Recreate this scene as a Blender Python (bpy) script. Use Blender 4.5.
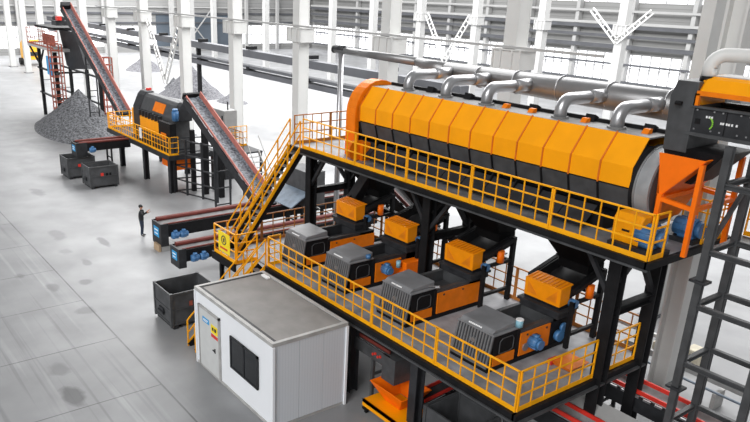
import bpy, bmesh, math, random
from mathutils import Vector, Matrix, noise
for o in list(bpy.data.objects): bpy.data.objects.remove(o)
SC = bpy.context.scene
COL = SC.collection
R = random.Random(7)

# ------------------------------------------------------------------ camera
CAM = Vector((20.0, -10.0, 12.5))
YAW, PITCH, ROLL = 2.5089, 0.3609, -0.0298
FPX, PX, PY = 711.5, 327.12, 259.77
cd = bpy.data.cameras.new('camera'); cam = bpy.data.objects.new('camera', cd); COL.objects.link(cam)
fwd = Vector((math.cos(YAW)*math.cos(PITCH), math.sin(YAW)*math.cos(PITCH), -math.sin(PITCH)))
rgt = Vector((math.sin(YAW), -math.cos(YAW), 0)); dwn = fwd.cross(rgt)
c_, s_ = math.cos(ROLL), math.sin(ROLL)
r2 = rgt*c_ + dwn*s_; d2 = rgt*-s_ + dwn*c_
M = Matrix((r2, -d2, -fwd)).transposed().to_4x4(); M.translation = CAM
cam.matrix_world = M
cd.sensor_width = 36.0; cd.lens = FPX*36.0/750
cd.shift_x = (375-PX)/750; cd.shift_y = (PY-211)/750
cd.clip_start = .1; cd.clip_end = 1000
SC.camera = cam

# ------------------------------------------------------------------ light
W = bpy.data.worlds.new('hall_daylight'); SC.world = W; W.use_nodes = True
wn = W.node_tree.nodes; wl = W.node_tree.links
bg = wn['Background']
tc = wn.new('ShaderNodeTexCoord'); sep = wn.new('ShaderNodeSeparateXYZ'); rmp = wn.new('ShaderNodeValToRGB')
wl.new(tc.outputs['Generated'], sep.inputs[0]); wl.new(sep.outputs['Z'], rmp.inputs[0])
rmp.color_ramp.elements[0].position = 0.0; rmp.color_ramp.elements[0].color = (1, 1, 1, 1)
rmp.color_ramp.elements[1].position = 1.0; rmp.color_ramp.elements[1].color = (.62, .63, .65, 1)
wl.new(rmp.outputs[0], bg.inputs['Color']); bg.inputs['Strength'].default_value = 0.35

def sun(name, direction, strength, angle):
    d = bpy.data.lights.new(name, 'SUN'); d.energy = strength; d.angle = math.radians(angle)
    o = bpy.data.objects.new(name, d); COL.objects.link(o)
    o.rotation_euler = Vector(direction).to_track_quat('-Z', 'Y').to_euler(); return o
def area(name, loc, target, sx, sy, power):
    d = bpy.data.lights.new(name, 'AREA'); d.shape = 'RECTANGLE'; d.size = sx; d.size_y = sy; d.energy = power
    o = bpy.data.objects.new(name, d); COL.objects.link(o); o.location = loc
    o.rotation_euler = (Vector(target)-Vector(loc)).to_track_quat('-Z', 'Y').to_euler(); return o
sun('daylight_through_roof', (-.34, .80, -.50), 2.2, 35)
area('far_floor_fill', (-56, 37, 28), (-56, 37, 0), 130, 42, 105000)  # added overhead lamp to whiten the far floor; no skylight is modelled
SC.view_settings.view_transform = 'Standard'; SC.view_settings.look = 'None'
SC.view_settings.exposure = 0.08; SC.view_settings.gamma = 1.0; SC.view_settings.use_curve_mapping = False

# ------------------------------------------------------------------ materials
def mat(name, col, rough=.5, metal=0.0, var=.12, scale=3.0, bump=0.0, emit=0, spec=.5, col2=None):
    m = bpy.data.materials.new(name); m.use_nodes = True
    n, l = m.node_tree.nodes, m.node_tree.links; b = n['Principled BSDF']
    b.inputs['Roughness'].default_value = rough; b.inputs['Metallic'].default_value = metal
    b.inputs['Specular IOR Level'].default_value = spec
    t = n.new('ShaderNodeTexCoord'); q = n.new('ShaderNodeTexNoise'); q.inputs['Scale'].default_value = scale
    q.inputs['Detail'].default_value = 5; l.new(t.outputs['Object'], q.inputs['Vector'])
    r = n.new('ShaderNodeValToRGB'); l.new(q.outputs['Fac'], r.inputs[0])
    a = col2 if col2 else tuple(c*(1-var) for c in col); z = col if col2 else tuple(min(1, c*(1+var)) for c in col)
    r.color_ramp.elements[0].position = .35; r.color_ramp.elements[0].color = (*a, 1)
    r.color_ramp.elements[1].position = .65; r.color_ramp.elements[1].color = (*z, 1)
    l.new(r.outputs[0], b.inputs['Base Color'])
    if bump:
        bp = n.new('ShaderNodeBump'); bp.inputs['Strength'].default_value = bump; l.new(q.outputs['Fac'], bp.inputs['Height'])
        l.new(bp.outputs[0], b.inputs['Normal'])
    if emit:
        b.inputs['Emission Color'].default_value = (*col, 1); b.inputs['Emission Strength'].default_value = emit
    return m
ORANGE = mat('orange_sheet', (.90, .345, .001), .42, spec=.25, var=.05, scale=1.2)
ORANGE2 = mat('deep_orange_paint', (.80, .19, .003), .45, spec=.25, var=.07)
HOTORANGE = mat('bright_orange_paint', (.92, .17, .003), .45, spec=.25, var=.05)
SEAM = mat('orange_flange', (.62, .14, .004), .5)
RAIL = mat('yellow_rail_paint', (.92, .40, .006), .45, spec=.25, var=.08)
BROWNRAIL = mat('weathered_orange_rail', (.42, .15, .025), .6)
DARK = mat('dark_steel_paint', (.024, .025, .028), .55, var=.25, spec=.35)
BLACK = mat('black_steel', (.008, .008, .009), .6, var=.3, spec=.22)
MIDD = mat('charcoal_paint', (.055, .057, .060), .5, var=.2)
HOODG = mat('grey_hood_paint', (.20, .202, .21), .42, var=.14, scale=2)
RIBG = mat('grey_rib_paint', (.15, .152, .158), .5, var=.1)
BINM = mat('bin_steel', (.060, .062, .066), .6, var=.25, scale=2)
DECK = mat('worn_deck_plate', (.30, .305, .32), .5, var=.28, scale=1.4, spec=.4)
DECKD = mat('dark_deck_plate', (.22, .224, .235), .5, var=.3, scale=1.4)
GALVD = mat('dull_galvanised_duct', (.21, .21, .212), .36, .5, var=.15, scale=1.0)
GALV = mat('galvanised_duct', (.42, .42, .43), .33, .75, var=.12, scale=1.2)
RING = mat('bare_steel_ring', (.36, .37, .38), .38, .7, var=.15)
RINGP = mat('pale_ring_paint', (.27, .28, .29), .45)
GREYTOP = mat('grey_top_sheet', (.17, .168, .165), .6, var=.12)
BLUE = mat('blue_motor_paint', (.055, .17, .36), .4, var=.15)
CYAN = mat('blue_plate', (.02, .30, .62), .5, var=.05)
TEAL = mat('pale_blue_cap', (.25, .48, .58), .4)
WHITE = mat('white_mark', (.85, .85, .85), .5, var=.02)
YELLOW = mat('warning_yellow', (.92, .70, .01), .5, var=.03)
RED = mat('red_paint', (.66, .035, .022), .45, var=.1)
DULLRED = mat('dull_red_skirt', (.14, .022, .015), .55, var=.15)
PINK = mat('faded_red_edge', (.43, .15, .12), .6, var=.12)
RUST = mat('red_oxide_paint', (.32, .075, .045), .6, var=.2)
BELT = mat('grey_rubber_belt', (.24, .235, .235), .6, var=.15)
BELTD = mat('dark_rubber_belt', (.05, .05, .052), .6, var=.2)
SCRAP = mat('belt_with_shredded_scrap', (.23, .255, .29), .5, col2=(.03, .036, .045), scale=7, bump=.6)
CABW = mat('white_panel', (.80, .82, .85), .5, var=.02, scale=.7)
CABR = mat('grey_brown_roof', (.185, .175, .165), .55, var=.13, scale=1.4)
CABT = mat('pale_trim', (.40, .395, .385), .5)
DOORG = mat('pale_grey_door', (.55, .56, .555), .5, var=.03)
GLASS = mat('dark_glass', (.015, .017, .02), .12, var=.1, spec=.6)
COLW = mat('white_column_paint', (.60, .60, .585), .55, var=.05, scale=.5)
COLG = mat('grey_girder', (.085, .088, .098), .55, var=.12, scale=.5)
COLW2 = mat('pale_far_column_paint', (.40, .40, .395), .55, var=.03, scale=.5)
SKIN = mat('skin', (.55, .28, .18), .5, var=.06, scale=8)
CLOTH = mat('black_jacket', (.014, .014, .016), .8)
JEAN = mat('navy_trousers', (.022, .030, .055), .8)
HAIR = mat('black_hair', (.008, .008, .008), .6)
CARD = mat('cardboard', (.42, .30, .19), .8)
CREAM = mat('cream_wrapped_goods', (.62, .57, .45), .7)
MACHY = mat('yellow_machine_paint', (.85, .42, .02), .5)
RUBBER = mat('tyre_rubber', (.02, .02, .02), .8)
GREEN = mat('green_mark', (.25, .6, .05), .5)
CABG = mat('grey_cabinet', (.30, .30, .295), .5, var=.05)
FEEDO = mat('feeder_orange', (.86, .275, .003), .45, spec=.25, var=.05)
HOPB = mat('black_hopper_steel', (.005, .005, .0055), .75, var=.3, spec=.1)
GUSS = mat('darker_feeder_orange', (.72, .20, .002), .5)
BLUEPAN = mat('blue_grey_pan', (.16, .20, .25), .5, var=.2)
ROCK = mat('grey_ore', (.17, .173, .185), .85, col2=(.03, .031, .034), scale=6.0, bump=1.0)
ROCKL = mat('pale_ore', (.20, .20, .215), .85, col2=(.07, .07, .078), scale=5.0, bump=.8)
PANELB = mat('blue_grey_cladding', (.085, .105, .13), .6, var=.06, scale=.3)

def stripes(name, c1, c2, axis, per, duty=.85, rough=.6):
    m = bpy.data.materials.new(name); m.use_nodes = True
    n, l = m.node_tree.nodes, m.node_tree.links; b = n['Principled BSDF']; b.inputs['Roughness'].default_value = rough
    t = n.new('ShaderNodeTexCoord'); s = n.new('ShaderNodeSeparateXYZ'); l.new(t.outputs['Object'], s.inputs[0])
    d = n.new('ShaderNodeMath'); d.operation = 'DIVIDE'; l.new(s.outputs[axis], d.inputs[0]); d.inputs[1].default_value = per
    f = n.new('ShaderNodeMath'); f.operation = 'FRACT'; l.new(d.outputs[0], f.inputs[0])
    g = n.new('ShaderNodeMath'); g.operation = 'GREATER_THAN'; l.new(f.outputs[0], g.inputs[0]); g.inputs[1].default_value = duty
    q = n.new('ShaderNodeTexNoise'); q.inputs['Scale'].default_value = .15; l.new(t.outputs['Object'], q.inputs['Vector'])
    x = n.new('ShaderNodeMix'); x.data_type = 'RGBA'; l.new(g.outputs[0], x.inputs[0])
    x.inputs[6].default_value = (*c1, 1); x.inputs[7].default_value = (*c2, 1)
    y = n.new('ShaderNodeMix'); y.data_type = 'RGBA'; y.blend_type = 'MULTIPLY'; y.inputs[0].default_value = .25
    l.new(x.outputs[2], y.inputs[6]); l.new(q.outputs['Fac'], y.inputs[7]); l.new(y.outputs[2], b.inputs['Base Color'])
    return m
CLAD = stripes('grey_corrugated_cladding', (.29, .29, .285), (.23, .23, .226), 'Z', .55, .8)
CLADL = stripes('pale_cladding', (.33, .33, .326), (.26, .26, .258), 'Z', .8, .85)
RIBWHITE = stripes('ribbed_white_panel', (.70, .73, .77), (.63, .66, .70), 'Y', .1, .85, .5)

def floor_material():
    m = bpy.data.materials.new('power_floated_concrete'); m.use_nodes = True
    n, l = m.node_tree.nodes, m.node_tree.links; b = n['Principled BSDF']
    t = n.new('ShaderNodeTexCoord'); P = t.outputs['Object']
    def nz(scale, det=4, vec=P, dist=0):
        q = n.new('ShaderNodeTexNoise'); q.inputs['Scale'].default_value = scale; q.inputs['Detail'].default_value = det
        q.inputs['Distortion'].default_value = dist; l.new(vec, q.inputs['Vector']); return q.outputs['Fac']
    def mth(op, a, bb=None, cl=False):
        q = n.new('ShaderNodeMath'); q.operation = op; q.use_clamp = cl
        for i, v in enumerate((a, bb)):
            if v is None: continue
            if isinstance(v, (int, float)): q.inputs[i].default_value = v
            else: l.new(v, q.inputs[i])
        return q.outputs[0]
    def mapr(v, a, bb, c, d):
        q = n.new('ShaderNodeMapRange'); l.new(v, q.inputs[0])
        for i, k in enumerate((a, bb, c, d)): q.inputs[i+1].default_value = k
        return q.outputs[0]
    sp = n.new('ShaderNodeSeparateXYZ'); l.new(P, sp.inputs[0]); X, Y = sp.outputs['X'], sp.outputs['Y']
    v = mapr(nz(.10, 6, dist=.8), .3, .7, .82, 1.14)
    v = mth('MULTIPLY', v, mapr(nz(.6, 7), .3, .7, .88, 1.10))
    # scuff streaks and tyre tracks that run with the hall
    mp = n.new('ShaderNodeMapping'); mp.inputs['Scale'].default_value = (.09, 2.2, 1); mp.inputs['Rotation'].default_value = (0, 0, .10); l.new(P, mp.inputs[0])
    st = mapr(nz(1.0, 3, mp.outputs[0]), .56, .72, 0, 1)
    zone = mapr(Y, -1.5, -3.2, 0, 1)
    v = mth('MULTIPLY', v, mth('ADD', 1.0, mth('MULTIPLY', mth('MULTIPLY', st, zone), .30)))
    mp2 = n.new('ShaderNodeMapping'); mp2.inputs['Scale'].default_value = (.05, 3.0, 1); mp2.inputs['Rotation'].default_value = (0, 0, -.05); l.new(P, mp2.inputs[0])
    st2 = mapr(nz(1.3, 2, mp2.outputs[0]), .58, .68, 0, 1)
    v = mth('MULTIPLY', v, mth('SUBTRACT', 1.0, mth('MULTIPLY', mth('MULTIPLY', st2, zone), .22)))
    # sawn joints: 4.1 m bays across, one long joint beside the cabin
    fx = mth('ABSOLUTE', mth('SUBTRACT', mth('FRACT', mth('ADD', mth('DIVIDE', X, 4.09), .5)), .5))
    jx = mth('LESS_THAN', fx, .0055)
    west = mth('LESS_THAN', Y, -2.07)
    jx = mth('MULTIPLY', jx, west)
    jy = mth('LESS_THAN', mth('ABSOLUTE', mth('ADD', Y, 2.07)), .03)
    jj = mth('MULTIPLY', mth('MAXIMUM', jx, jy), mapr(nz(.7), .3, .6, .35, .6))
    v = mth('MULTIPLY', v, mth('SUBTRACT', 1.0, jj))
    # oil and wear patches
    wob = mth('MULTIPLY', mth('SUBTRACT', nz(1.6, 4), .5), 1.5)
    for px, py, rx, ry, s in ((-.85, -4.75, .60, .33, .50), (-2.8, -4.6, .42, .36, .30), (-10.2, -2.75, .60, .24, .32), (-7.1, -2.3, .35, .35, .30),
                              (-10.1, -1.3, .3, .3, .35), (-15.0, 1.2, .85, .20, .42), (-12.5, -.5, .5, .2, .35), (-17.2, -.5, .9, .35, .28),
                              (-26.3, .9, 1.1, .35, .30), (-14.5, -.9, .5, .3, .25), (-5.9, -3.4, 1.2, .5, .12), (-22, 9.6, 1.6, .6, .25),
                              (-12.3, -3.6, .3, .2, .3), (-19.5, 5.6, 3.5, 1.2, .10), (-33, 2.2, 2.5, .7, .14)):
        dx = mth('DIVIDE', mth('SUBTRACT', X, px), rx); dy = mth('DIVIDE', mth('SUBTRACT', Y, py), ry)
        d = mth('SQRT', mth('ADD', mth('MULTIPLY', dx, dx), mth('MULTIPLY', dy, dy)))
        k = mapr(mth('ADD', d, wob), .7, 1.25, s, 0)
        v = mth('MULTIPLY', v, mth('SUBTRACT', 1.0, k))
    # ore dust swept out around the heap
    dx = mth('DIVIDE', mth('ADD', X, 44.0), 12.0); dy = mth('DIVIDE', mth('SUBTRACT', Y, 9.0), 6.0)
    d = mth('SQRT', mth('ADD', mth('MULTIPLY', dx, dx), mth('MULTIPLY', dy, dy)))
    v = mth('MULTIPLY', v, mth('SUBTRACT', 1.0, mapr(mth('ADD', d, mth('MULTIPLY', wob, .2)), .55, 1.1, .5, 0)))
    cc = n.new('ShaderNodeCombineColor'); 
    for i, k in enumerate((.285, .288, .294)): l.new(mth('MULTIPLY', v, k), cc.inputs[i])
    l.new(cc.outputs[0], b.inputs['Base Color'])
    l.new(mapr(nz(.35, 4), .3, .7, .34, .52), b.inputs['Roughness']); b.inputs['Specular IOR Level'].default_value = .5
    return m
FLOOR = floor_material()

def window_material(name, strength, per):
    m = bpy.data.materials.new(name); m.use_nodes = True
    n, l = m.node_tree.nodes, m.node_tree.links; b = n['Principled BSDF']
    b.inputs['Base Color'].default_value = (.9, .92, .95, 1); b.inputs['Roughness'].default_value = .3
    t = n.new('ShaderNodeTexCoord'); q = n.new('ShaderNodeTexNoise'); q.inputs['Scale'].default_value = .5; l.new(t.outputs['Object'], q.inputs['Vector'])
    r = n.new('ShaderNodeMapRange'); l.new(q.outputs['Fac'], r.inputs[0]); r.inputs[3].default_value = strength*.85; r.inputs[4].default_value = strength*1.1
    b.inputs['Emission Color'].default_value = (.96, .96, 1, 1); l.new(r.outputs[0], b.inputs['Emission Strength'])
    return m
DAY = window_material('daylit_glazing', 1.25, 1)

# ------------------------------------------------------------------ helpers
ORI = {}
class MB:
    def __init__(s): s.v = []; s.f = []
    def add(s, vs, fs):
        b = len(s.v); s.v += [Vector(p) for p in vs]; s.f += [tuple(i+b for i in f) for f in fs]; return s
    def box(s, x0, x1, y0, y1, z0, z1):
        return s.add([(x0,y0,z0),(x1,y0,z0),(x1,y1,z0),(x0,y1,z0),(x0,y0,z1),(x1,y0,z1),(x1,y1,z1),(x0,y1,z1)],
                     [(0,3,2,1),(4,5,6,7),(0,1,5,4),(1,2,6,5),(2,3,7,6),(3,0,4,7)])
    def frustum(s, a, z0, b, z1, caps=True):       # a, b = (x0,x1,y0,y1)
        vs = [(a[0],a[2],z0),(a[1],a[2],z0),(a[1],a[3],z0),(a[0],a[3],z0),(b[0],b[2],z1),(b[1],b[2],z1),(b[1],b[3],z1),(b[0],b[3],z1)]
        fs = [(0,1,5,4),(1,2,6,5),(2,3,7,6),(3,0,4,7)]
        if caps: fs += [(0,3,2,1),(4,5,6,7)]
        return s.add(vs, fs)
    def bar(s, p0, p1, w, h=None, up=(0,0,1)):
        p0, p1 = Vector(p0), Vector(p1); h = h or w; d = (p1-p0).normalized(); up = Vector(up)
        if abs(d.dot(up)) > .97: up = Vector((0,1,0))
        a = d.cross(up).normalized()*w/2; b = d.cross(a).normalized()*h/2
        vs = [p0-a-b, p0+a-b, p0+a+b, p0-a+b, p1-a-b, p1+a-b, p1+a+b, p1-a+b]
        return s.add(vs, [(0,3,2,1),(4,5,6,7),(0,1,5,4),(1,2,6,5),(2,3,7,6),(3,0,4,7)])
    def hbeam(s, p0, p1, w, h, t=.03, up=(0,0,1)):
        p0, p1 = Vector(p0), Vector(p1); d = (p1-p0).normalized(); up = Vector(up)
        if abs(d.dot(up)) > .97: up = Vector((0,1,0))
        a = d.cross(up).normalized(); b = a.cross(d).normalized()
        for k in (-1, 1): s.bar(p0+b*k*(h-t)/2, p1+b*k*(h-t)/2, w, t, up)
        s.bar(p0, p1, t, h-2*t, up); return s
    def path(s, pts, r, n=10, cap=True, closed=False):
        pts = [Vector(p) for p in pts]; rs = r if isinstance(r, (list, tuple)) else [r]*len(pts); b0 = len(s.v); nrm = None
        for i, p in enumerate(pts):
            t = (pts[min(i+1, len(pts)-1)]-pts[max(i-1, 0)]).normalized()
            if nrm is None:
                ref = Vector((0,0,1)) if abs(t.z) < .9 else Vector((1,0,0)); nrm = t.cross(ref).normalized()
            nrm = (nrm - t*nrm.dot(t)).normalized(); bn = t.cross(nrm)
            for k in range(n):
                a = 2*math.pi*k/n; s.v.append(p+(nrm*math.cos(a)+bn*math.sin(a))*rs[i])
        for i in range(len(pts)-1):
            for k in range(n):
                j = (k+1) % n; s.f.append((b0+i*n+k, b0+i*n+j, b0+(i+1)*n+j, b0+(i+1)*n+k))
        if cap:
            s.f.append(tuple(b0+k for k in reversed(range(n)))); s.f.append(tuple(b0+(len(pts)-1)*n+k for k in range(n)))
        return s
    def tube(s, p0, p1, r, n=10, r2=None): return s.path([p0, p1], [r, r if r2 is None else r2], n)
    def prism(s, poly, axis, a0, a1):              # poly in the two other axes, in x,y,z order
        def mk(q, a): return {'x': (a, q[0], q[1]), 'y': (q[0], a, q[1]), 'z': (q[0], q[1], a)}[axis]
        k = len(poly); vs = [mk(q, a0) for q in poly] + [mk(q, a1) for q in poly]
        return s.add(vs, [tuple(range(k))[::-1], tuple(range(k, 2*k))] + [(i, (i+1)%k, (i+1)%k+k, i+k) for i in range(k)])
    def slab(s, q, t):                             # quad or polygon thickened along its normal
        q = [Vector(p) for p in q]; nn = (q[1]-q[0]).cross(q[2]-q[0]).normalized()*t/2; k = len(q)
        return s.add([p-nn for p in q]+[p+nn for p in q], [tuple(range(k))[::-1], tuple(range(k, 2*k))]+[(i, (i+1)%k, (i+1)%k+k, i+k) for i in range(k)])
    def disc_ring(s, c, axis, ro, ri, w, n=40):    # hollow cylinder about axis 'x'
        b0 = len(s.v); c = Vector(c)
        for i in range(n):
            a = 2*math.pi*i/n; u = Vector((0, math.cos(a), math.sin(a)))
            for x, r in ((-w/2, ro), (w/2, ro), (w/2, ri), (-w/2, ri)): s.v.append(c+Vector((x,0,0))+u*r)
        for i in range(n):
            j = (i+1) % n
            for k in range(4): s.f.append((b0+i*4+k, b0+i*4+(k+1)%4, b0+j*4+(k+1)%4, b0+j*4+k))
        return s
    def build(s, name, m, parent=None, smooth=False, bevel=0, origin=None):
        if parent is not None: org = ORI[parent.name]
        elif origin is not None: org = Vector(origin)
        else:
            xs = [v.x for v in s.v]; ys = [v.y for v in s.v]; org = Vector(((min(xs)+max(xs))/2, (min(ys)+max(ys))/2, min(v.z for v in s.v)))
        me = bpy.data.meshes.new(name); me.from_pydata([v-org for v in s.v], [], s.f); me.materials.append(m)
        bm = bmesh.new(); bm.from_mesh(me); bmesh.ops.recalc_face_normals(bm, faces=bm.faces); bm.to_mesh(me); bm.free()
        if smooth:
            me.polygons.foreach_set('use_smooth', [len(p.vertices) == 4 for p in me.polygons])
        me.update(); o = bpy.data.objects.new(name, me); COL.objects.link(o)
        if bevel:
            bv = o.modifiers.new('edge', 'BEVEL'); bv.width = bevel; bv.segments = 2; bv.limit_method = 'ANGLE'
        ORI[o.name] = org
        if parent is not None: o.parent = parent
        else: o.location = org
        return o
def tag(o, label, cat, group=None, kind=None):
    o['label'] = label; o['category'] = cat
    if group: o['group'] = group
    if kind: o['kind'] = kind
    return o
def thing(name, label, cat, loc, group=None):
    o = bpy.data.objects.new(name, None); COL.objects.link(o); o.location = loc; o.empty_display_size = .2
    ORI[o.name] = Vector(loc); return tag(o, label, cat, group)
def struct(name, mb, m, smooth=False):
    o = mb.build(name, m, None, smooth); o['kind'] = 'structure'; return o
def dup(root, loc, label):
    r = root.copy(); COL.objects.link(r); r.location = loc; r['label'] = label; ORI[r.name] = Vector(loc)
    for ch in root.children:
        c = ch.copy(); COL.objects.link(c); c.parent = r
        for g in ch.children:
            d = g.copy(); COL.objects.link(d); d.parent = c
    return r
def lerp(a, b, t): return Vector(a)+(Vector(b)-Vector(a))*t

def railing(parent, p0, p1, h=1.15, bay=1.95, step=.49, m=None, name='railing', toe=.13, mids=(.40, .70), secs=None):
    """guard rail in bolted sections between heavier posts; each section is a part"""
    m = m or RAIL; p0, p1 = Vector(p0), Vector(p1); L = (p1-p0).length; nb = max(1, round(L/bay)); up = Vector((0,0,1))
    cuts = [i/nb for i in range(nb+1)] if not secs else [0]+[f/L for f in secs]+[1]
    for i in range(len(cuts)-1):
        a, b = lerp(p0, p1, cuts[i]), lerp(p0, p1, cuts[i+1]); q = MB(); d = (b-a).normalized(); a = a+d*.01; b = b-d*.01
        for p in (a, b): q.bar(p+d*(.02 if p is a else -.02), p+d*(.02 if p is a else -.02)+up*h, .042)
        q.bar(a+up*h, b+up*h, .042, .042)
        for f in mids: q.bar(a+up*h*f, b+up*h*f, .032, .04)
        if toe: q.bar(a+up*toe/2, b+up*toe/2, .02, toe)
        k = max(1, round((b-a).length/step))
        for j in range(1, k): c = lerp(a, b, j/k); q.bar(c, c+up*h, .03)
        q.build(name, m, parent)

def stair(name, label, x0, x1, ybot, ytop, zbot, ztop, m=RAIL, group=None):
    """straight flight that climbs along +y"""
    t = thing(name, label, 'stairs', ((x0+x1)/2, ybot, zbot)); 
    for x in (x0, x1): 
        MB().bar((x, ybot, zbot+.1), (x, ytop, ztop-.02), .05, .12).build('stringer', m, t)
        k = -1 if x == x0 else 1
        MB().bar((x-k*.05, ybot+.05, zbot-.0), (x-k*.05, ytop+.1, ztop-.2), .06, .26).build('stringer_backing', BLACK, t)
        q = MB(); L = 5
        for h in (1.05, .55): q.bar((x, ybot, zbot+h), (x, ytop, ztop+h), .04)
        for i in range(L+1):
            p = lerp((x, ybot, zbot), (x, ytop, ztop), i/L); q.bar(p, p+Vector((0,0,1.05)), .045)
        q.build('handrail', m, t)
    n = max(4, round((ztop-zbot)/.25))
    for i in range(1, n):
        f = i/n; y = ybot+(ytop-ybot)*f; z = zbot+(ztop-zbot)*f
        MB().box(x0+.03, x1-.03, y-.02, y+.22, z-.03, z).build('tread', DECKD, t)
    return t

def conveyor(name, label, p0, p1, w, belt, edge, frame=None, depth=.42, legs=(), head=None, head2=None, motors=(), edge_r=.05, edge_box=None, group=None, sides=True, near_r=None, far_box=None, loc=None, two=None, cat='conveyor'):
    """belt conveyor; p0 and p1 are the ends of the belt's centre line"""
    frame = frame or BLACK
    p0, p1 = Vector(p0), Vector(p1); d = (p1-p0).normalized(); L = (p1-p0).length
    sd = d.cross(Vector((0,0,1))).normalized(); up = sd.cross(d).normalized()
    t = thing(name, label, cat, loc or (p0.x, p0.y, 0), group)
    def P(a, s, u): return p0+d*a+sd*s+up*u
    q = MB(); prof = [(-w*.5, .08), (-w*.25, -.03), (w*.25, -.03), (w*.5, .08)]
    vs = [P(a, s, u) for a in (0.02, L-.02) for s, u in prof] + [P(a, s, u-.03) for a in (0.02, L-.02) for s, u in prof]
    fs = [(i, i+1, i+5, i+4) for i in range(3)]+[(i+8, i+12, i+13, i+9) for i in range(3)]+[(0,4,12,8),(3,11,15,7),(0,8,9,1),(1,9,10,2),(2,10,11,3),(4,5,13,12),(5,6,14,13),(6,7,15,14)]
    q.add(vs, fs); q.build('belt', belt, t)
    for k in (-1, 1):
        s = k*(w*.5+.05)
        if sides: MB().bar(P(0, s, -depth*.5+.05), P(L, s, -depth*.5+.05), .05, depth, up).build('side_frame', frame, t)
        q = MB()
        eb = far_box if far_box and sd.y*k > 0 else edge_box
        if eb: q.bar(P(.1, k*(w*.5-.02), .1+eb*.5), P(L-.1, k*(w*.5-.02), .1+eb*.5), .05, eb, up)
        else:
            er = near_r if near_r and sd.x*k > 0 else edge_r
            q.tube(P(.1, k*(w*.5-.02), .08+er*.6), P(L-.1, k*(w*.5-.02), .08+er*.6), er, 10)
        q.build('skirt', edge if two is None or k < 0 else two, t)
    q = MB(); n = max(2, int(L/1.2))
    for i in range(n): a = .3+(L-.6)*i/(n-1); q.tube(P(a, -w*.5, -.16), P(a, w*.5, -.16), .05, 8)
    q.build('idler_roller', MIDD, t)
    for a in legs:
        q = MB(); pt = P(a*L, 0, 0)
        for k in (-1, 1):
            top = pt+sd*k*(w*.5+.03); top.z -= .3; q.bar(top, (top.x, top.y, 0.0), .1)
        b0 = pt+sd*-(w*.5); b1 = pt+sd*(w*.5)
        for f in (.05, .3, .55, .85):
            if 1: q.bar((b0.x, b0.y, pt.z*f-.05), (b1.x, b1.y, pt.z*f-.05), .07)
        q.build('support_leg', frame, t)
    return t, P, L

# ================================================================== SETTING
fl = MB().box(-140, 60, -60, 100, -.2, 0).build('floor', FLOOR, None, origin=(0, 0, 0)); fl['kind'] = 'structure'
# far end wall (across the hall) and far side wall, with daylit strips and girts
struct('wall_left', MB().box(-123, -122.4, -60, 50, 5.1, 15).box(-123, -122.4, 66.6, 88.5, 5.1, 15).box(-123, -122.4, 50, 66.6, 7.1, 15)
       .box(-123, -122.4, -60, 50, 0, 1.1).box(-123, -122.4, 66.6, 88.5, 0, 1.1), CLADL)
struct('door_1', MB().box(-122.9, -122.3, 50, 66.6, 0, 7.1), PANELB)
struct('wall_back', MB().box(-123, 60, 88, 88.6, 5.2, 12.1).box(-123, 60, 88, 88.6, 0, 1.2).box(-123, 60, 88, 88.6, 13.6, 15), CLAD)
def glazing(name, along, fixed, a0, a1, z0, z1, step):
    q = MB(); f = MB(); n = max(1, int((a1-a0)/step))
    if along == 'x': q.box(a0, a1, fixed+.2, fixed+.3, z0, z1)
    else: q.box(fixed-.3, fixed-.2, a0, a1, z0, z1)
    o = struct(name, q, DAY)
    for i in range(n+1):
        a = a0+(a1-a0)*i/n
        if along == 'x': f.box(a-.07, a+.07, fixed+.02, fixed+.18, z0, z1)
        else: f.box(fixed-.18, fixed-.02, a-.07, a+.07, z0, z1)
    for z in ((z0+z1)/2, z1-.05, z0+.05):
        if along == 'x': f.box(a0, a1, fixed+.05, fixed+.15, z-.05, z+.05)
        else: f.box(fixed-.15, fixed-.05, a0, a1, z-.05, z+.05)
    f.build('window_frame', COLW2, o)
glazing('window_1', 'y', -122.4, -60, 50, 1.1, 5.1, 2.4)
glazing('window_2', 'y', -122.4, 66.6, 88, 1.1, 5.1, 2.4)
glazing('window_3', 'x', 88, -122, 60, 1.2, 5.2, 1.5)
glazing('window_4', 'x', 88, -122, 60, 12.1, 13.6, 3.0)
for i, (z, h, m) in enumerate(((3.75, .28, COLG), (6.15, .55, COLG), (7.6, .4, COLG), (8.85, .5, COLG), (9.35, .35, COLW2), (11.0, .3, COLW2), (1.3, .3, COLG))):
    struct(f'trim_{i+1}', MB().box(-121, 58, 86.7, 86.95, z-h/2, z+h/2), m)
for i, (z, h, m) in enumerate(((5.6, .3, COLG), (7.4, .35, COLG), (8.6, .25, COLW2), (.5, 1.0, CLAD))):
    struct(f'trim_{i+8}', MB().box(-122.3, -122.05, -60, 86.5, z-h/2, z+h/2), m)
ORD = ['first', 'second', 'third', 'fourth', 'fifth', 'sixth', 'seventh', 'eighth', 'ninth', 'tenth', 'eleventh', 'twelfth', 'thirteenth', 'fourteenth', 'fifteenth', 'sixteenth', 'seventeenth', 'eighteenth', 'nineteenth', 'twentieth']

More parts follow.
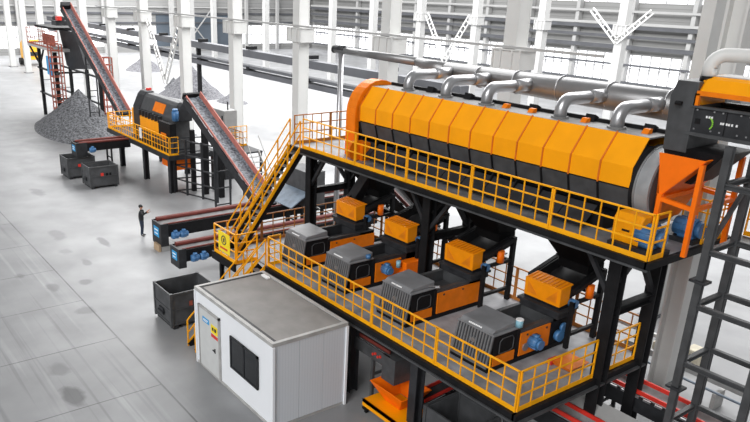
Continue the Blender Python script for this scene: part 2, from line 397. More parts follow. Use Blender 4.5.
def hcol_mesh(x, y, w, d, H, corbel, m, name, label, group, cz=9.75, cw=1.7):
    t = thing(name, label, 'column', (x, y, 0), group)
    q = MB()
    q.box(x-w/2, x+w/2, y-d/2, y-d/2+.06, .06, H).box(x-w/2, x+w/2, y+d/2-.06, y+d/2, .06, H)
    q.box(x-w/2+.02, x+w/2-.02, y-d/2+.05, y+d/2-.05, .06, H)
    q.build('shaft', m, t)
    MB().box(x-w*.75, x+w*.75, y-d*.75, y+d*.75, 0, .06).build('base_plate', COLG, t)
    if corbel:
        q = MB()
        q.box(x-cw/2, x+cw/2, y-d/2-.12, y+d/2+.12, cz-.45, cz+.4).box(x-cw/2-.05, x+cw/2+.05, y-d/2-.18, y+d/2+.18, cz+.4, cz+.47)
        for f in (-.48, -.2, .2, .48): q.box(x+cw*f-.05, x+cw*f+.05, y-d/2-.2, y-d/2-.12, cz-.45, cz+.4)
        q.build('corbel', m, t)
    return t
# main row of columns, beside the line of machines
NEAR = [(-102.5, 0), (-93.4, 0), (-84.4, 0), (-75.4, 0), (-66.3, 0), (-57.3, 1), (-48.3, 1), (-39.25, 1), (-30.2, 1), (-21.2, 1), (-12.1, 1), (-3.1, 1), (5.9, 0)]
NW = ['beside the distant yellow machine', 'just left of the rusty tower', 'right behind the rusty tower', 'behind the top of the steep conveyor', 'behind the steep conveyor at half height', 'right of the steep conveyor',
      'left of the laddered V brace', 'right of the V brace, behind the shredder', 'behind the grey electrical cabinet', 'left of the open duct end', 'above the left end of the orange drum', 'rising behind the thick duct', 'left of the white pipe above the feed conveyor']
for (x, cb), wd in zip(NEAR, NW):
    w = .78 if x < 0 else .48
    hcol_mesh(x, 17.5, w, .8, 16, cb, COLW, 'hall_column', 'white main-row hall column '+wd, 'white columns of the main row')
# one thick column close to the tower
t = thing('hall_column', 'white H-section column standing just behind the black lattice tower', 'column', (9.55, 11.9, 0), 'white columns of the main row')
q = MB().box(9.24, 9.31, 11.62, 12.2, .04, 16).box(9.79, 9.86, 11.62, 12.2, .04, 16).box(9.31, 9.79, 11.88, 11.94, .04, 16); q.build('shaft', COLW, t)
MB().box(9.1, 10.0, 11.5, 12.3, 0, .04).build('base_plate', COLG, t)
MB().bar((9.2, 11.7, 2.0), (7.6, 11.7, 2.0), .12).build('side_girt', COLW, t)
# second row
def in_frame(p):
    q = M.inverted() @ Vector(p); return q.z < 0 and -8 < PX-q.x/q.z*FPX < 758
row2 = [x for x in (-46.9+9.03*(i-8) for i in range(16)) if in_frame((x, 52, 9))]
for i, x in enumerate(row2):
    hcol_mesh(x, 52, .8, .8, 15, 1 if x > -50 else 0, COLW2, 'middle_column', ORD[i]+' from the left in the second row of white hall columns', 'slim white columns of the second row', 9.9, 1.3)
for i, x in enumerate(x for x in (-113.5+9.03*k for k in range(18)) if in_frame((x, 87.3, 9))):
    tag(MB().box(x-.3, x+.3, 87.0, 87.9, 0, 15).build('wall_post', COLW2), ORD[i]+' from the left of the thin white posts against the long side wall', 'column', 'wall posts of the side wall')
for i, y in enumerate(y for y in (8.0+7.8*k for k in range(11)) if in_frame((-121.7, y, 9))):
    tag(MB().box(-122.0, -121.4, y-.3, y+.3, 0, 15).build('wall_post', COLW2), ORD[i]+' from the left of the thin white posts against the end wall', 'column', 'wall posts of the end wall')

# crane rail and braces between the main-row columns
tag(MB().bar((-60, 17.0, 10.35), (2, 17.0, 10.3), .12, .12).build('tie_beam', COLW2), 'thin white horizontal tie running along the column corbels', 'beam')
def vbrace(name, label, x0, x1, y, ztop, zbot, rungs, w):
    t = thing(name, label, 'brace', ((x0+x1)/2, y, zbot)); xm = (x0+x1)/2
    for xa, g in ((x0, -1), (x1, 1)):
        q = MB(); a0, a1 = Vector((xa, y, ztop)), Vector((xm, y, zbot)); d = (a1-a0).normalized(); s = Vector((d.z, 0, -d.x))*w
        q.bar(a0-s, a1-s, .12).bar(a0+s, a1+s, .12)
        for i in range(1, rungs): p = lerp(a0, a1, i/rungs); q.bar(p-s, p+s, .09)
        q.build('laced_diagonal', COLW, t)
    return t
vbrace('v_brace', 'white laddered V brace between two columns behind the shredder', -47.3, -40.25, 17.5, 9.6, 4.2, 10, .3)
vbrace('v_brace', 'white V brace of thin bars high above the middle of the orange drum', -45.95, -38.85, 52, 10.3, 5.2, 9, .28)
vbrace('v_brace', 'white V brace of thin bars at upper right above the thick duct', -23.0, -16.9, 51.48, 11.6, 8.9, 6, .2)
t = thing('x_brace', 'thin white cross brace in front of the blue-grey far door', 'brace', (-118, 57.6, 0))
MB().bar((-121.2, 54.8, 0.02), (-121.2, 62, 8.5), .18).bar((-121.2, 62, .02), (-121.2, 54.8, 8.5), .18).build('crossed_bars', COLW2, t)

# long elevated belt gallery behind the columns
def gallery(label, y, z, h, dx, posts):
    t = thing('belt_gallery', label, 'conveyor', (-60, y, 0), 'long belt galleries')
    MB().bar((-118, y, z+.35), (-16, y, z-.1), .9, h).build('girder', COLG, t)
    for i in range(9 if h > .35 else 0): x = -112+11*i; MB().box(x-.3, x+.3, y-.5, y+.5, z+.1+h*.5, z+.1+h*.5+.32).build('saddle', BLACK, t)
    for x in posts:
        MB().box(x-.2, x+.2, y-.2, y+.2, 0, z-h*.4).build('post', BLACK, t)
    return t
gallery('upper dark horizontal belt gallery running behind the white columns', 28, 6.25, .7, 0, (-58.2,))
gallery('middle thin dark pipe gallery running behind the white columns', 28, 4.95, .26, 0, (-36.2,))
gallery('lowest black belt gallery running behind the white columns', 28, 4.35, .45, 0, ())

# ================================================================== CONTROL CABIN
t = thing('control_cabin', 'white panel control cabin with grey-brown flat roof on the floor', 'cabin', (1.76, 1.0, 0))
CX0, CX1, CY0, CY1, CZ = -.78, 4.31, -.35, 2.36, 2.92
MB().box(CX0+.03, CX1-.03, CY0+.03, CY1-.03, .06, CZ-.06).build('wall_shell', CABW, t)
q = MB()
for i in range(3): y0 = CY0+.06+i*.88; q.box(CX1-.03, CX1, y0, y0+.87, .1, CZ-.12)
q.build('end_wall_panel', RIBWHITE, t)
MB().box(CX0+.04, CX1-.04, CY0+.04, CY1-.04, CZ-.1, CZ-.03).build('roof', CABR, t)
q = MB(); q.box(CX0-.02, CX1+.02, CY0-.02, CY0+.10, CZ-.12, CZ).box(CX0-.02, CX1+.02, CY1-.10, CY1+.02, CZ-.12, CZ).box(CX0-.02, CX0+.10, CY0+.1, CY1-.1, CZ-.12, CZ).box(CX1-.10, CX1+.02, CY0+.1, CY1-.1, CZ-.12, CZ)
q.build('roof_edge_trim', CABT, t)
q = MB(); q.box(CX0+.10, CX1-.10, CY0+.12, CY0+.20, CZ-.04, CZ-.01).box(CX0+.10, CX0+.16, CY0+.12, CY1-.12, CZ-.04, CZ-.01); q.build('roof_gutter', DARK, t)
for x in (CX0, CX1):
    for y in (CY0, CY1): MB().box(x-.05 if x == CX0 else x-.03, x+.03 if x == CX0 else x+.05, y-.03 if y == CY0 else y-.05, y+.05 if y == CY0 else y+.03, 0, CZ-.12).build('corner_trim', CABW, t)
MB().box(CX0, CX1, CY0-.01, CY1+.01, 0, .08).build('base_rail', CABT, t)
d = MB().box(-.46, .92, CY0-.03, CY0+.01, .10, 2.30).build('door', DOORG, t)
q = MB().box(-.54, -.47, CY0-.05, CY0+.02, .06, 2.38).box(.93, 1.0, CY0-.05, CY0+.02, .06, 2.38).box(-.54, 1.0, CY0-.05, CY0+.02, 2.31, 2.38); q.build('door_frame', CABT, t)
q = MB().box(.64, .70, CY0-.05, CY0-.03, .98, 1.14).box(.56, .68, CY0-.08, CY0-.05, 1.05, 1.08); q.build('door_handle', DARK, d)
MB().box(-.20, .28, CY0-.04, CY0-.03, 1.86, 2.04).build('blue_sign', CYAN, d)
q = MB(); q.box(-.14, .22, CY0-.046, CY0-.04, 1.96, 1.985).box(-.14, .16, CY0-.046, CY0-.04, 1.91, 1.935); q.build('sign_lettering', WHITE, d)
MB().box(.42, .88, CY0-.04, CY0-.03, 1.68, 1.98).build('yellow_sign', YELLOW, d)
q = MB(); q.box(.5, .62, CY0-.046, CY0-.04, 1.78, 1.9).box(.67, .8, CY0-.046, CY0-.04, 1.78, 1.9); q.build('sign_lettering', DARK, d)
MB().box(.42, .88, CY0-.04, CY0-.03, 1.52, 1.64).build('red_sign', RED, d)
w = MB().box(1.74, 3.48, CY0-.05, CY0+.0, .97, 1.03).box(1.74, 3.48, CY0-.05, CY0, 2.05, 2.11).box(1.74, 1.81, CY0-.05, CY0, .97, 2.11).box(3.41, 3.48, CY0-.05, CY0, .97, 2.11).box(2.58, 2.66, CY0-.05, CY0, .97, 2.11).build('window', DARK, t)
for a, b in ((1.81, 2.58), (2.66, 3.41)): MB().box(a, b, CY0-.03, CY0-.015, 1.03, 2.05).build('window_pane', GLASS, w)
MB().box(-.45, -.05, CY1-.28, CY1-.14, CZ-.03, CZ+.02).build('roof_lamp_plate', WHITE, t)

# ================================================================== LOWER PLATFORM (separator deck)
LZ = 2.8
t = thing('separator_platform', 'low steel platform with yellow guard rails carrying the four separators', 'platform', (3.4, 5.7, 0))
MB().box(-3.85, 10.5, 2.92, 8.45, LZ-.06, LZ).box(-3.85, -2.12, 1.98, 2.92, LZ-.06, LZ).build('deck_plate', DECK, t)
q = MB().box(-1.37, 10.56, 2.80, 2.92, LZ-.2, LZ-.0).box(10.5, 10.62, 2.80, 8.5, LZ-.2, LZ).box(-3.9, 10.5, 8.45, 8.55, LZ-.24, LZ).box(-3.95, -3.85, 1.98, 8.5, LZ-.24, LZ).box(-3.95, -2.1, 1.9, 1.98, LZ-.3, LZ)
for x in (-1.4, 1.2, 3.7, 6.2, 8.6): q.box(x-.06, x+.06, 2.92, 8.45, LZ-.22, LZ-.06)
q.build('edge_beam', BLACK, t)
MB().box(-1.37, 10.6, 2.75, 2.82, LZ-.24, LZ-.18).box(10.62, 10.7, 2.75, 8.5, LZ-.24, LZ-.18).build('lower_flange', MIDD, t)
q = MB()
for x in (-1.4, 3.75, 6.85, 10.35):
    for y in (3.05, 8.2):
        if x > 10 and y > 5: continue
        MB().hbeam((x, y, 0), (x, y, LZ-.24), .30, .34, .04, (0, 1, 0)).build('platform_leg', DARK, t)
for x in (-3.6,):
    MB().hbeam((x, 2.15, 0), (x, 2.15, LZ-.3), .14, .14, .03, (0, 1, 0)).build('platform_leg', BLACK, t)
railing(t, (-1.37, 2.92, LZ), (10.5, 2.92, LZ), secs=(3.36, 6.16, 8.98))
railing(t, (10.5, 2.95, LZ), (10.5, 6.08, LZ), bay=4)
railing(t, (10.5, 6.55, LZ), (10.5, 8.05, LZ), bay=2)
railing(t, (-3.85, 1.98, LZ), (-2.12, 1.98, LZ), bay=2)
railing(t, (-2.12, 2.0, LZ), (-2.12, 2.92, LZ), bay=2)
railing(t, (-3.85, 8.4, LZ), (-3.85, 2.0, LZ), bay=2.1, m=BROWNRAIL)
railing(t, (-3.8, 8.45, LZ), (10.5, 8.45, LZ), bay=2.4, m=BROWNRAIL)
railing(t, (-1.37, 2.95, LZ), (-1.37, 3.5, LZ), bay=2)
s = thing('warning_sign', 'yellow warning sign with grey symbol on the stair landing rail', 'sign', (-2.95, 1.93, LZ+.3))
sp = MB().box(-3.40, -2.50, 1.93, 1.945, LZ+.22, LZ+1.02).build('sign_plate', YELLOW, s)
q = MB(); q.path([(-2.95+.17*math.cos(a*math.pi/8), 1.925, LZ+.72+.17*math.sin(a*math.pi/8)) for a in range(17)], .022, 6, False); q.box(-3.0, -2.9, 1.918, 1.93, LZ+.64, LZ+.80); q.build('symbol', MIDD, sp)
q = MB()
for i in range(6): q.box(-3.25+i*.10, -3.18+i*.10, 1.918, 1.93, LZ+.34, LZ+.42)
q.build('sign_lettering', RED, sp)

stair('floor_stairs', 'yellow-railed stairs from the floor beside the cabin to the low platform', -2.05, -1.42, -.12, 2.86, 0, LZ)
stair('upper_stairs', 'steep yellow stairs from the landing up to the drum platform', -3.78, -3.05, 2.55, 5.42, LZ, 6.7)

# ================================================================== UPPER PLATFORM (drum deck)
UZ = 6.7
t = thing('drum_platform', 'tall black steel platform with yellow guard rails under the orange drum', 'platform', (3.9, 7.3, 0))
MB().box(-3.78, 11.7, 5.5, 9.25, UZ-.06, UZ).build('deck_plate', DECKD, t)
q = MB().box(-3.8, 11.75, 5.40, 5.5, UZ-.19, UZ).box(-3.8, 11.75, 9.25, 9.35, UZ-.19, UZ).box(11.7, 11.8, 5.4, 9.3, UZ-.19, UZ).box(-3.88, -3.78, 5.4, 9.3, UZ-.19, UZ)
for x in (-2, 0, 1.8, 3.5, 5.3, 7.2, 9, 10.55): q.box(x-.05, x+.05, 5.5, 9.25, UZ-.18, UZ-.06)
q.build('edge_beam', BLACK, t)
MB().box(-3.8, 11.8, 5.36, 5.42, UZ-.22, UZ-.17).build('lower_flange', MIDD, t)
LEGX = (-3.5, 3.5, 10.55)
for x in LEGX:
    for y in (6.3, 8.3): MB().hbeam((x, y, 0), (x, y, UZ-.19), .34, .36, .05, (0, 1, 0)).build('platform_leg', BLACK, t)
    MB().hbeam((x, 6.3, 4.75), (x, 8.3, 4.75), .22, .26, .03).build('cross_tie', BLACK, t)
    q = MB(); 
    for k in (-1, 1):
        if (x < -3 and k < 0) or (x > 10 and k > 0): continue
        q.bar((x, 6.3, 5.0), (x+k*1.15, 6.3, UZ-.2), .12)
        q.bar((x, 8.3, 5.0), (x+k*1.15, 8.3, UZ-.2), .12)
    q.bar((x, 6.4, 5.6), (x, 7.2, UZ-.4), .14); q.bar((x, 8.2, 4.9), (x, 7.2, UZ-.4), .14)
    q.build('knee_brace', DARK, t)
MB().hbeam((-3.5, 8.3, 4.2), (3.5, 8.3, 4.2), .2, .24, .03).build('long_tie', BLACK, t)
railing(t, (-3.0, 5.5, UZ), (11.7, 5.5, UZ), secs=(3.36, 6.1, 8.95, 11.83), step=.5)
railing(t, (11.7, 5.55, UZ), (11.7, 6.15, UZ), bay=2)
railing(t, (11.7, 7.9, UZ), (11.7, 9.25, UZ), bay=2)
railing(t, (11.7, 9.25, UZ), (10.4, 9.25, UZ), bay=2)
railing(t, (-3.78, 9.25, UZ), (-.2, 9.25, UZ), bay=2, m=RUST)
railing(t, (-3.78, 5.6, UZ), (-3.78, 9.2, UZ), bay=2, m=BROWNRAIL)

# ================================================================== TROMMEL
DX0, DX1, NP = -.73, 10.33, 12
yc = 7.52
t = thing('trommel_screen', 'huge orange-hooded rotary drum screen lying along the upper platform', 'screening drum', (4.8, yc, UZ))
pw = (DX1-DX0)/NP
zl, zm, zt = 8.05, 8.58, 9.28; ym, yt = 1.02, .50
for i in range(NP):
    a, b = DX0+i*pw+.012, DX0+(i+1)*pw-.012
    for k in (-1, 1):
        q = MB().prism([(yc+k*ym, zl), (yc+k*ym, zm), (yc+k*yt, zt), (yc+k*(yt-.03), zt-.03), (yc+k*(ym-.035), zm-.02), (yc+k*(ym-.035), zl)], 'x', a, b)
        q.build('hood_panel', ORANGE, t, bevel=.012)
        if i < NP:
            q = MB().prism([(yc+k*(ym+.025), zl-.02), (yc+k*(ym+.025), zm), (yc+k*yt, zt+.03), (yc+k*(yt-.03), zt), (yc+k*(ym-.0), zm-.02), (yc+k*(ym-.0), zl-.02)], 'x', DX0+i*pw-.022, DX0+i*pw+.022)
            q.build('panel_flange', SEAM, t)
        q = MB().prism([(yc+k*(ym-.02), zl-.04), (yc+k*(ym-.06), zl-.04), (yc+k*(ym-.22), zl-.58), (yc+k*(ym-.18), zl-.58)], 'x', a, b)
        q.build('lower_side_panel', MIDD, t)
        q = MB().prism([(yc+k*(ym+.03), zl-.04), (yc+k*(ym-.04), zl-.04), (yc+k*(ym-.2), zl-.58), (yc+k*(ym-.13), zl-.58)], 'x', DX0+i*pw-.02, DX0+i*pw+.02)
        q.build('lower_panel_flange', BLACK, t)
MB().box(DX0, DX1, yc-yt+.02, yc+yt-.02, zt-.04, zt).build('top_sheet', GREYTOP, t)
MB().box(DX0, DX1, yc+yt-.08, yc+yt+.02, zt-.02, zt+.10).build('top_rail', BLACK, t)
for i, x in enumerate((1.5, 3.3, 6.0, 8.0, 9.8)):
    MB().prism([(yc+.25, zt), (yc+.50, zt), (yc+.5, zt+.12), (yc+.32, zt+.2)], 'x', x-.15, x+.15).build('lifting_bracket', BLACK, t)
for i, x in enumerate((5.2, 6.2, 8.05, 9.92)):
    MB().prism([(yc-.10, zt), (yc+.12, zt), (yc+.12, zt+.12), (yc, zt+.12)], 'x', x-.09, x+.09).build('latch', ORANGE2, t)
MB().tube((DX0-.1, yc, 8.05), (DX1+.15, yc, 8.05), .93, 40).build('drum', DARK, t, True)
MB().disc_ring((DX1+.03, yc, 8.05), 'x', 1.02, .80, .10, 72).build('tyre_ring', BLACK, t)
MB().disc_ring((DX1+.30, yc, 8.05), 'x', .98, .70, .36, 72).build('end_ring', RINGP, t)
MB().tube((DX1+.46, yc, 8.05), (DX1+.50, yc, 8.05), .9, 48).build('end_plate', MIDD, t)
MB().disc_ring((DX1+.10, yc, 8.05), 'x', 1.01, .80, .05, 72).build('bright_ring', RING, t)
# arched orange hood at the discharge end
q = MB(); prof = []
N = 14
for i in range(N+1):
    a = math.pi*(1-i/N); prof.append((yc+1.16*math.cos(a), 8.25+1.20*math.sin(a)))
prof = [(yc-1.16, 7.6)]+prof+[(yc+1.16, 7.6)]
inner = [(yc+(y-yc)*.86, 8.25+(z-8.25)*.87 if z > 8.25 else z) for y, z in prof]
k = len(prof)
for i in range(k-1): q.slab([(-1.36, *prof[i]), (-.82, *prof[i]), (-.82, *prof[i+1]), (-1.36, *prof[i+1])], .03)
for i in range(k-1): q.slab([(-.82, *prof[i]), (-.82, *prof[i+1]), (-.82, *inner[i+1]), (-.82, *inner[i])], .03)
for i in range(k-1): q.slab([(-1.36, *prof[i]), (-1.36, *prof[i+1]), (-1.36, *inner[i+1]), (-1.36, *inner[i])], .03)
q.build('arched_end_hood', ORANGE2, t)
for ya, yb in ((yc-1.16, yc-.95), (yc+.95, yc+1.16)): MB().box(-1.38, -.84, ya, yb, UZ, 7.62).build('end_hood_foot', HOTORANGE, t)
MB().prism([(yc-.9, UZ), (yc+.9, UZ), (yc+1.0, 8.2), (yc, 9.3), (yc-1.0, 8.2)], 'x', -1.3, -.9).build('end_hood_inside', BLACK, t)
MB().tube((-.4, yc-1.5, 7.08), (-.2, yc-1.5, 7.08), .36, 20).build('roller_guard', ORANGE2, t)
MB().box(-.6, -.05, yc-1.35, yc-1.0, UZ, 7.35).build('roller_guard_box', ORANGE2, t)
# catch plates and gussets below the hood
for i in range(NP):
    a, b = DX0+i*pw+.02, DX0+(i+1)*pw-.02
    if i == NP-1: continue
    for k in (-1, 1):
        MB().slab([(a, yc+k*.80, 7.32), (b, yc+k*.80, 7.32), (b, yc+k*1.32, 6.86), (a, yc+k*1.32, 6.86)], .02).build('catch_plate', DARK, t)
        if i % 1 == 0 and k < 0: MB().prism([(yc-.86, 7.45), (yc-1.15, 6.98), (yc-.80, 7.2)], 'x', a-.03, a+.01).build('gusset', BLACK, t)
MB().box(DX0, DX1-.7, yc-.82, yc+.82, UZ, 7.2).build('base_frame', BLACK, t)
# drive: guard box and motors at the feed end
MB().prism([(5.95, UZ+.12), (5.95, UZ+.72), (6.05, UZ+.86), (6.38, UZ+.86), (6.38, UZ+.12)], 'x', 10.38, 11.15).build('drive_guard', ORANGE, t, bevel=.03)
MB().box(10.66, 10.86, 5.93, 5.95, UZ+.42, UZ+.47).build('guard_slot', BLACK, t)
def motor(parent, c, axis, r, L, m=BLUE, foot=True):
    c = Vector(c); ax = {'x': Vector((1,0,0)), 'y': Vector((0,1,0)), 'z': Vector((0,0,1))}[axis]
    q = MB().tube(c-ax*L/2, c+ax*L*.3, r, 16).tube(c+ax*L*.3, c+ax*L/2, r*.86, 16)
    for i in range(10):
        a = 2*math.pi*i/10; o1 = ax.orthogonal().normalized(); o2 = ax.cross(o1); u = o1*math.cos(a)+o2*math.sin(a)
        q.bar(c-ax*L*.4+u*r, c+ax*L*.28+u*r, .02, .05, u)
    tb = c+Vector((0,0,r)); q.box(tb.x-.08, tb.x+.08, tb.y-.08, tb.y+.08, tb.z-.02, tb.z+.09)
    if foot: q.box(c.x-r*.8, c.x+r*.8, c.y-r*.8, c.y+r*.8, c.z-r*1.25, c.z-r*.7)
    return q.build('motor', m, parent, True)
motor(t, (11.32, 6.12, UZ+.42), 'x', .22, .72)
motor(t, (10.85, 7.0, UZ+.30), 'x', .2, .5)
motor(t, (11.35, 7.9, UZ+.36), 'x', .24, .7)
for bx in ((10.4, 11.7, 5.8, 6.45), (10.5, 11.65, 7.6, 8.6)): MB().box(*bx, UZ, UZ+.12).build('drive_base', DARK, t)

# feed chute
t = thing('feed_chute', 'bright orange triangular feed chute on an orange frame at the drum mouth', 'chute', (11.4, 7.4, UZ))
A, B = 6.55, 8.45
q = MB().slab([(10.92, A, 9.08), (12.05, A, 9.08), (11.12, A, 8.05)], .03)
q.slab([(10.92, B, 9.08), (12.05, B, 9.08), (11.12, B, 8.05)], .03)
q.slab([(12.05, A, 9.08), (12.05, B, 9.08), (11.12, B, 8.05), (11.12, A, 8.05)], .03)
q.slab([(10.92, A, 9.08), (11.12, A, 8.05), (10.88, A+.35, 7.4), (10.82, A+.3, 9.0)], .03)
q.build('chute_plate', HOTORANGE, t)
MB().slab([(11.12, A, 8.05), (11.12, B, 8.05), (10.86, B-.3, 7.25), (10.86, A+.3, 7.25)], .03).build('mouth_plate', ORANGE2, t)
q = MB()
for x, y, z in ((11.14, A, 8.1), (12.0, A, 8.98), (11.14, B, 8.1), (12.0, B, 8.98)): MB().bar((x, y, UZ+.02), (x, y, z), .11).build('frame_post', HOTORANGE, t)
MB().bar((11.14, A, 7.98), (12.0, A, 7.9), .1).bar((11.14, B, 7.98), (12.0, B, 7.9), .1).bar((12.0, A, 7.9), (12.0, B, 7.9), .1).bar((11.14, A, 7.98), (11.14, B, 7.98), .1).build('frame_rail', HOTORANGE, t)

# dust duct above the drum
t = thing('dust_duct', 'silver dust extraction duct with five elbows running above the drum', 'duct', (4, 10, 9.5))
MX, MZ = 9.8, 9.76
MB().path([(-6.9, MX, 10.06), (-1.4, MX, 10.0)], [.15, .17], 18).build('thin_run', GALVD, t, True)
MB().path([(-1.4, MX, 10.0), (.3, MX, MZ+.05)], [.17, .32], 20).build('cone', GALVD, t, True)
MB().path([(.3, MX, MZ+.05), (6, MX, MZ), (10.9, MX, MZ-.03)], [.33, .40, .44], 24).build('main_run', GALVD, t, True)
for x in (2.0, 3.7, 5.5, 7.3, 9.2): MB().path([(x-.02, MX, MZ+.02), (x+.02, MX, MZ+.02)], [.365+.009*x]*2, 24).build('joint_band', GALV, t, True)
MB().path([(-6.95, MX, 10.06), (-6.86, MX, 10.06)], [.17, .17], 18).build('end_flange', DARK, t, True)
MB().path([(-6.85, MX, 10.1), (-6.1, MX, 10.1)], [.16, .16], 14).build('end_damper', DARK, t, True)
for x in (.72, 2.6, 4.42, 7.23, 9.06):
    pts = [(x, 7.5, zt), (x, 7.5, 9.46)]
    for i in range(9): a = math.pi/2*i/8; pts.append((x, 7.5+.34*(1-math.cos(a)), 9.46+.34*math.sin(a)))
    pts.append((x, 9.55, 9.80))
    ep = MB().path(pts, .18, 18).build('elbow_pipe', GALV, t, True)
    MB().path([(x, 8.75, 9.80), (x, 9.6, 9.80)], [.198, .205], 16).build('branch_sleeve', GALV, ep, True)
    MB().path([(x, 7.5, zt-.01), (x, 7.5, zt+.05)], .25, 16).build('pipe_collar', GREYTOP, ep)
MB().tube((-6.4, MX, 0), (-6.4, MX, 9.92), .13, 12).build('support_pole', GALV, t, True)

# ================================================================== SEPARATORS, FEEDERS, HOPPERS
def separator(label, xc, variant):
    t = thing('eddy_current_separator', label, 'separator', (xc, 5.4, LZ), 'separators on the low platform')
    w = .665
    MB().box(xc-w-.04, xc+w+.04, 3.78, 7.25, LZ+.0, LZ+.13).build('skid', BLACK, t)
    hd = MB().frustum((xc-w-.03, xc+w+.03, 3.93, 5.0), 3.84, (xc-w-.03, xc+w+.03, 3.92, 5.0), 3.90).prism([(3.94, 3.90), (4.06, 4.0), (4.98, 4.09), (4.98, 3.90)], 'x', xc-w+.05, xc+w-.05).build('hood', HOODG, t, bevel=.025)
    q = MB()
    for i in range(8): x = xc-.28+i*.062; q.slab([(x, 3.955, 3.925), (x+.045, 3.955, 3.925), (x+.045, 3.99, 3.955), (x, 3.99, 3.955)], .012)
    q.build('hood_lettering', WHITE, hd)
    gp = MB().slab([(xc-w, 4.0, 3.86), (xc+w, 4.0, 3.86), (xc+w, 3.84, LZ+.16), (xc-w, 3.84, LZ+.16)], .03).build('grille_plate', DARK, t)
    q = MB()
    for i in range(13):
        x = xc-w+.03+i*(2*w-.06)/12; q.bar((x, 3.965, 3.84), (x, 3.80, LZ+.16), .055, .05)
    q.box(xc-w-.02, xc+w+.02, 3.74, 3.86, LZ+.12, LZ+.20); q.build('grille_ribs', RIBG, gp)
    q = MB()
    n = 16; cx, cz = xc, 3.52; yy = 3.90
    q.add([(cx+.085*math.cos(2*math.pi*i/n), yy-.03, cz+.075*math.sin(2*math.pi*i/n)) for i in range(n)]+[(cx+.085*math.cos(2*math.pi*i/n), yy+.05, cz+.075*math.sin(2*math.pi*i/n)) for i in range(n)],
          [tuple(range(n)), tuple(range(n, 2*n))]+[(i, (i+1)%n, (i+1)%n+n, i+n) for i in range(n)])
    q.build('round_badge', GALV, gp)
    MB().box(xc-w+.02, xc+w-.02, 4.0, 4.98, LZ+.13, 3.86).build('head_casing', BLACK, t)
    for k in (-1, 1):
        xs = xc+k*w
        MB().box(min(xs, xs+k*.03), max(xs, xs+k*.03), 4.0, 4.88, LZ+.13, LZ+.42).build('lower_side_panel', ORANGE2, t)
        q = MB(); q.path([(xs, 4.25, 3.25), (xs, 4.25, 3.62), (xs, 4.35, 3.70), (xs, 4.75, 3.70), (xs, 4.82, 3.6), (xs, 4.82, 3.3), (xs, 4.7, 3.25), (xs, 4.25, 3.25)], .016, 6); q.build('side_hatch', MIDD, t)
    MB().box(xc-w-.01, xc+w+.01, 4.94, 5.06, LZ+.1, 3.78).build('bulkhead', BLACK, t)
    # body with sunken belt well
    MB().box(xc-w+.03, xc+w-.03, 5.06, 7.2, LZ+.13, 3.35).build('body_core', BLACK, t)
    MB().box(xc-w+.16, xc+w-.16, 5.1, 6.55, 3.36, 3.40).build('well_belt', BELTD if variant < 3 else MIDD, t)
    wm = DARK if variant < 2 else MIDD
    MB().box(xc-w, xc-w+.15, 5.06, 7.2, 3.35, 3.78).box(xc+w-.15, xc+w, 5.06, 7.2, 3.35, 3.78).box(xc-w, xc+w, 6.5, 7.2, 3.4, 3.76).build('well_rim', wm, t, bevel=.015)
    MB().tube((xc-w+.15, 5.25, 3.58), (xc+w-.15, 5.25, 3.58), .13, 14).build('head_roller', wm, t, True)
    yend = 7.2 if variant != 3 else 6.38
    if variant == 1: yend = 6.25
    for k in (-1, 1):
        xs = xc+k*w; MB().box(min(xs, xs+k*.035), max(xs, xs+k*.035), 5.08, yend, LZ+.15, 3.66).build('side_panel', ORANGE2, t)
        q = MB()
        for yy in (5.35, 6.2): q.box(min(xs, xs+k*.05), max(xs, xs+k*.05), yy-.03, yy+.03, 3.55, 3.60)
        q.build('panel_latch', DARK, t)
    xs = xc+w
    if variant == 1:
        motor(t, (xs+.22, 5.45, 3.42), 'x', .15, .42, foot=False)
        MB().box(xs, xs+.38, 6.2, 7.1, LZ+.25, 3.55).build('red_control_box', HOTORANGE, t, bevel=.02)
        q = MB().tube((xs+.16, 6.02, 3.38), (xs+.16, 6.02, 3.62), .085, 12); q.build('filter_cup', TEAL, t, True)
    if variant == 3:
        motor(t, (xs+.2, 5.55, 3.32), 'x', .17, .42, foot=False)
        q = MB().tube((xs+.02, 4.95, 3.92), (xs+.02, 4.95, 4.12), .105, 14); q.build('beacon', TEAL, t, True)
        MB().tube((xs+.02, 4.95, 4.12), (xs+.02, 4.95, 4.15), .11, 14).build('beacon_cap', WHITE, t)
        MB().tube((xs+.05, 6.72, 3.2), (xs+.2, 6.72, 3.2), .17, 16).tube((xs+.05, 6.95, 3.4), (xs+.14, 6.95, 3.4), .15, 14).build('belt_drive_wheel', BLUE, t, True)
        MB().tube((xs+.04, 5.3, 3.2), (xs+.08, 5.3, 3.2), .12, 14).build('pulley', GALV, t)
        MB().box(xs, xs+.02, 6.4, 7.2, LZ+.15, 3.66).build('open_drive_side', BLACK, t)
    if variant == 1:
        MB().tube((xs, 4.75, 3.92), (xs, 4.75, 4.05), .09, 12).build('beacon', BLUE, t, True)
    if variant == 2:
        MB().bar((xc-.1, 3.95, 3.93), (xs+.1, 4.9, 3.98), .03).tube((xs+.1, 4.9, 3.94), (xs+.2, 4.95, 3.98), .05, 8).build('prop_rod', GALV, t)
    return t
SEP = [(-1.06, 'darkest eddy current separator, first on the low platform from the stairs', 0), (1.62, 'eddy current separator with a bright red-orange box, second from the stairs', 1),
       (4.71, 'eddy current separator with a thin rod on its hood, third from the stairs', 2), (8.05, 'eddy current separator by the platform corner with a pale blue beacon cup', 3)]
for xc, lb, v in SEP: separator(lb, xc, v)

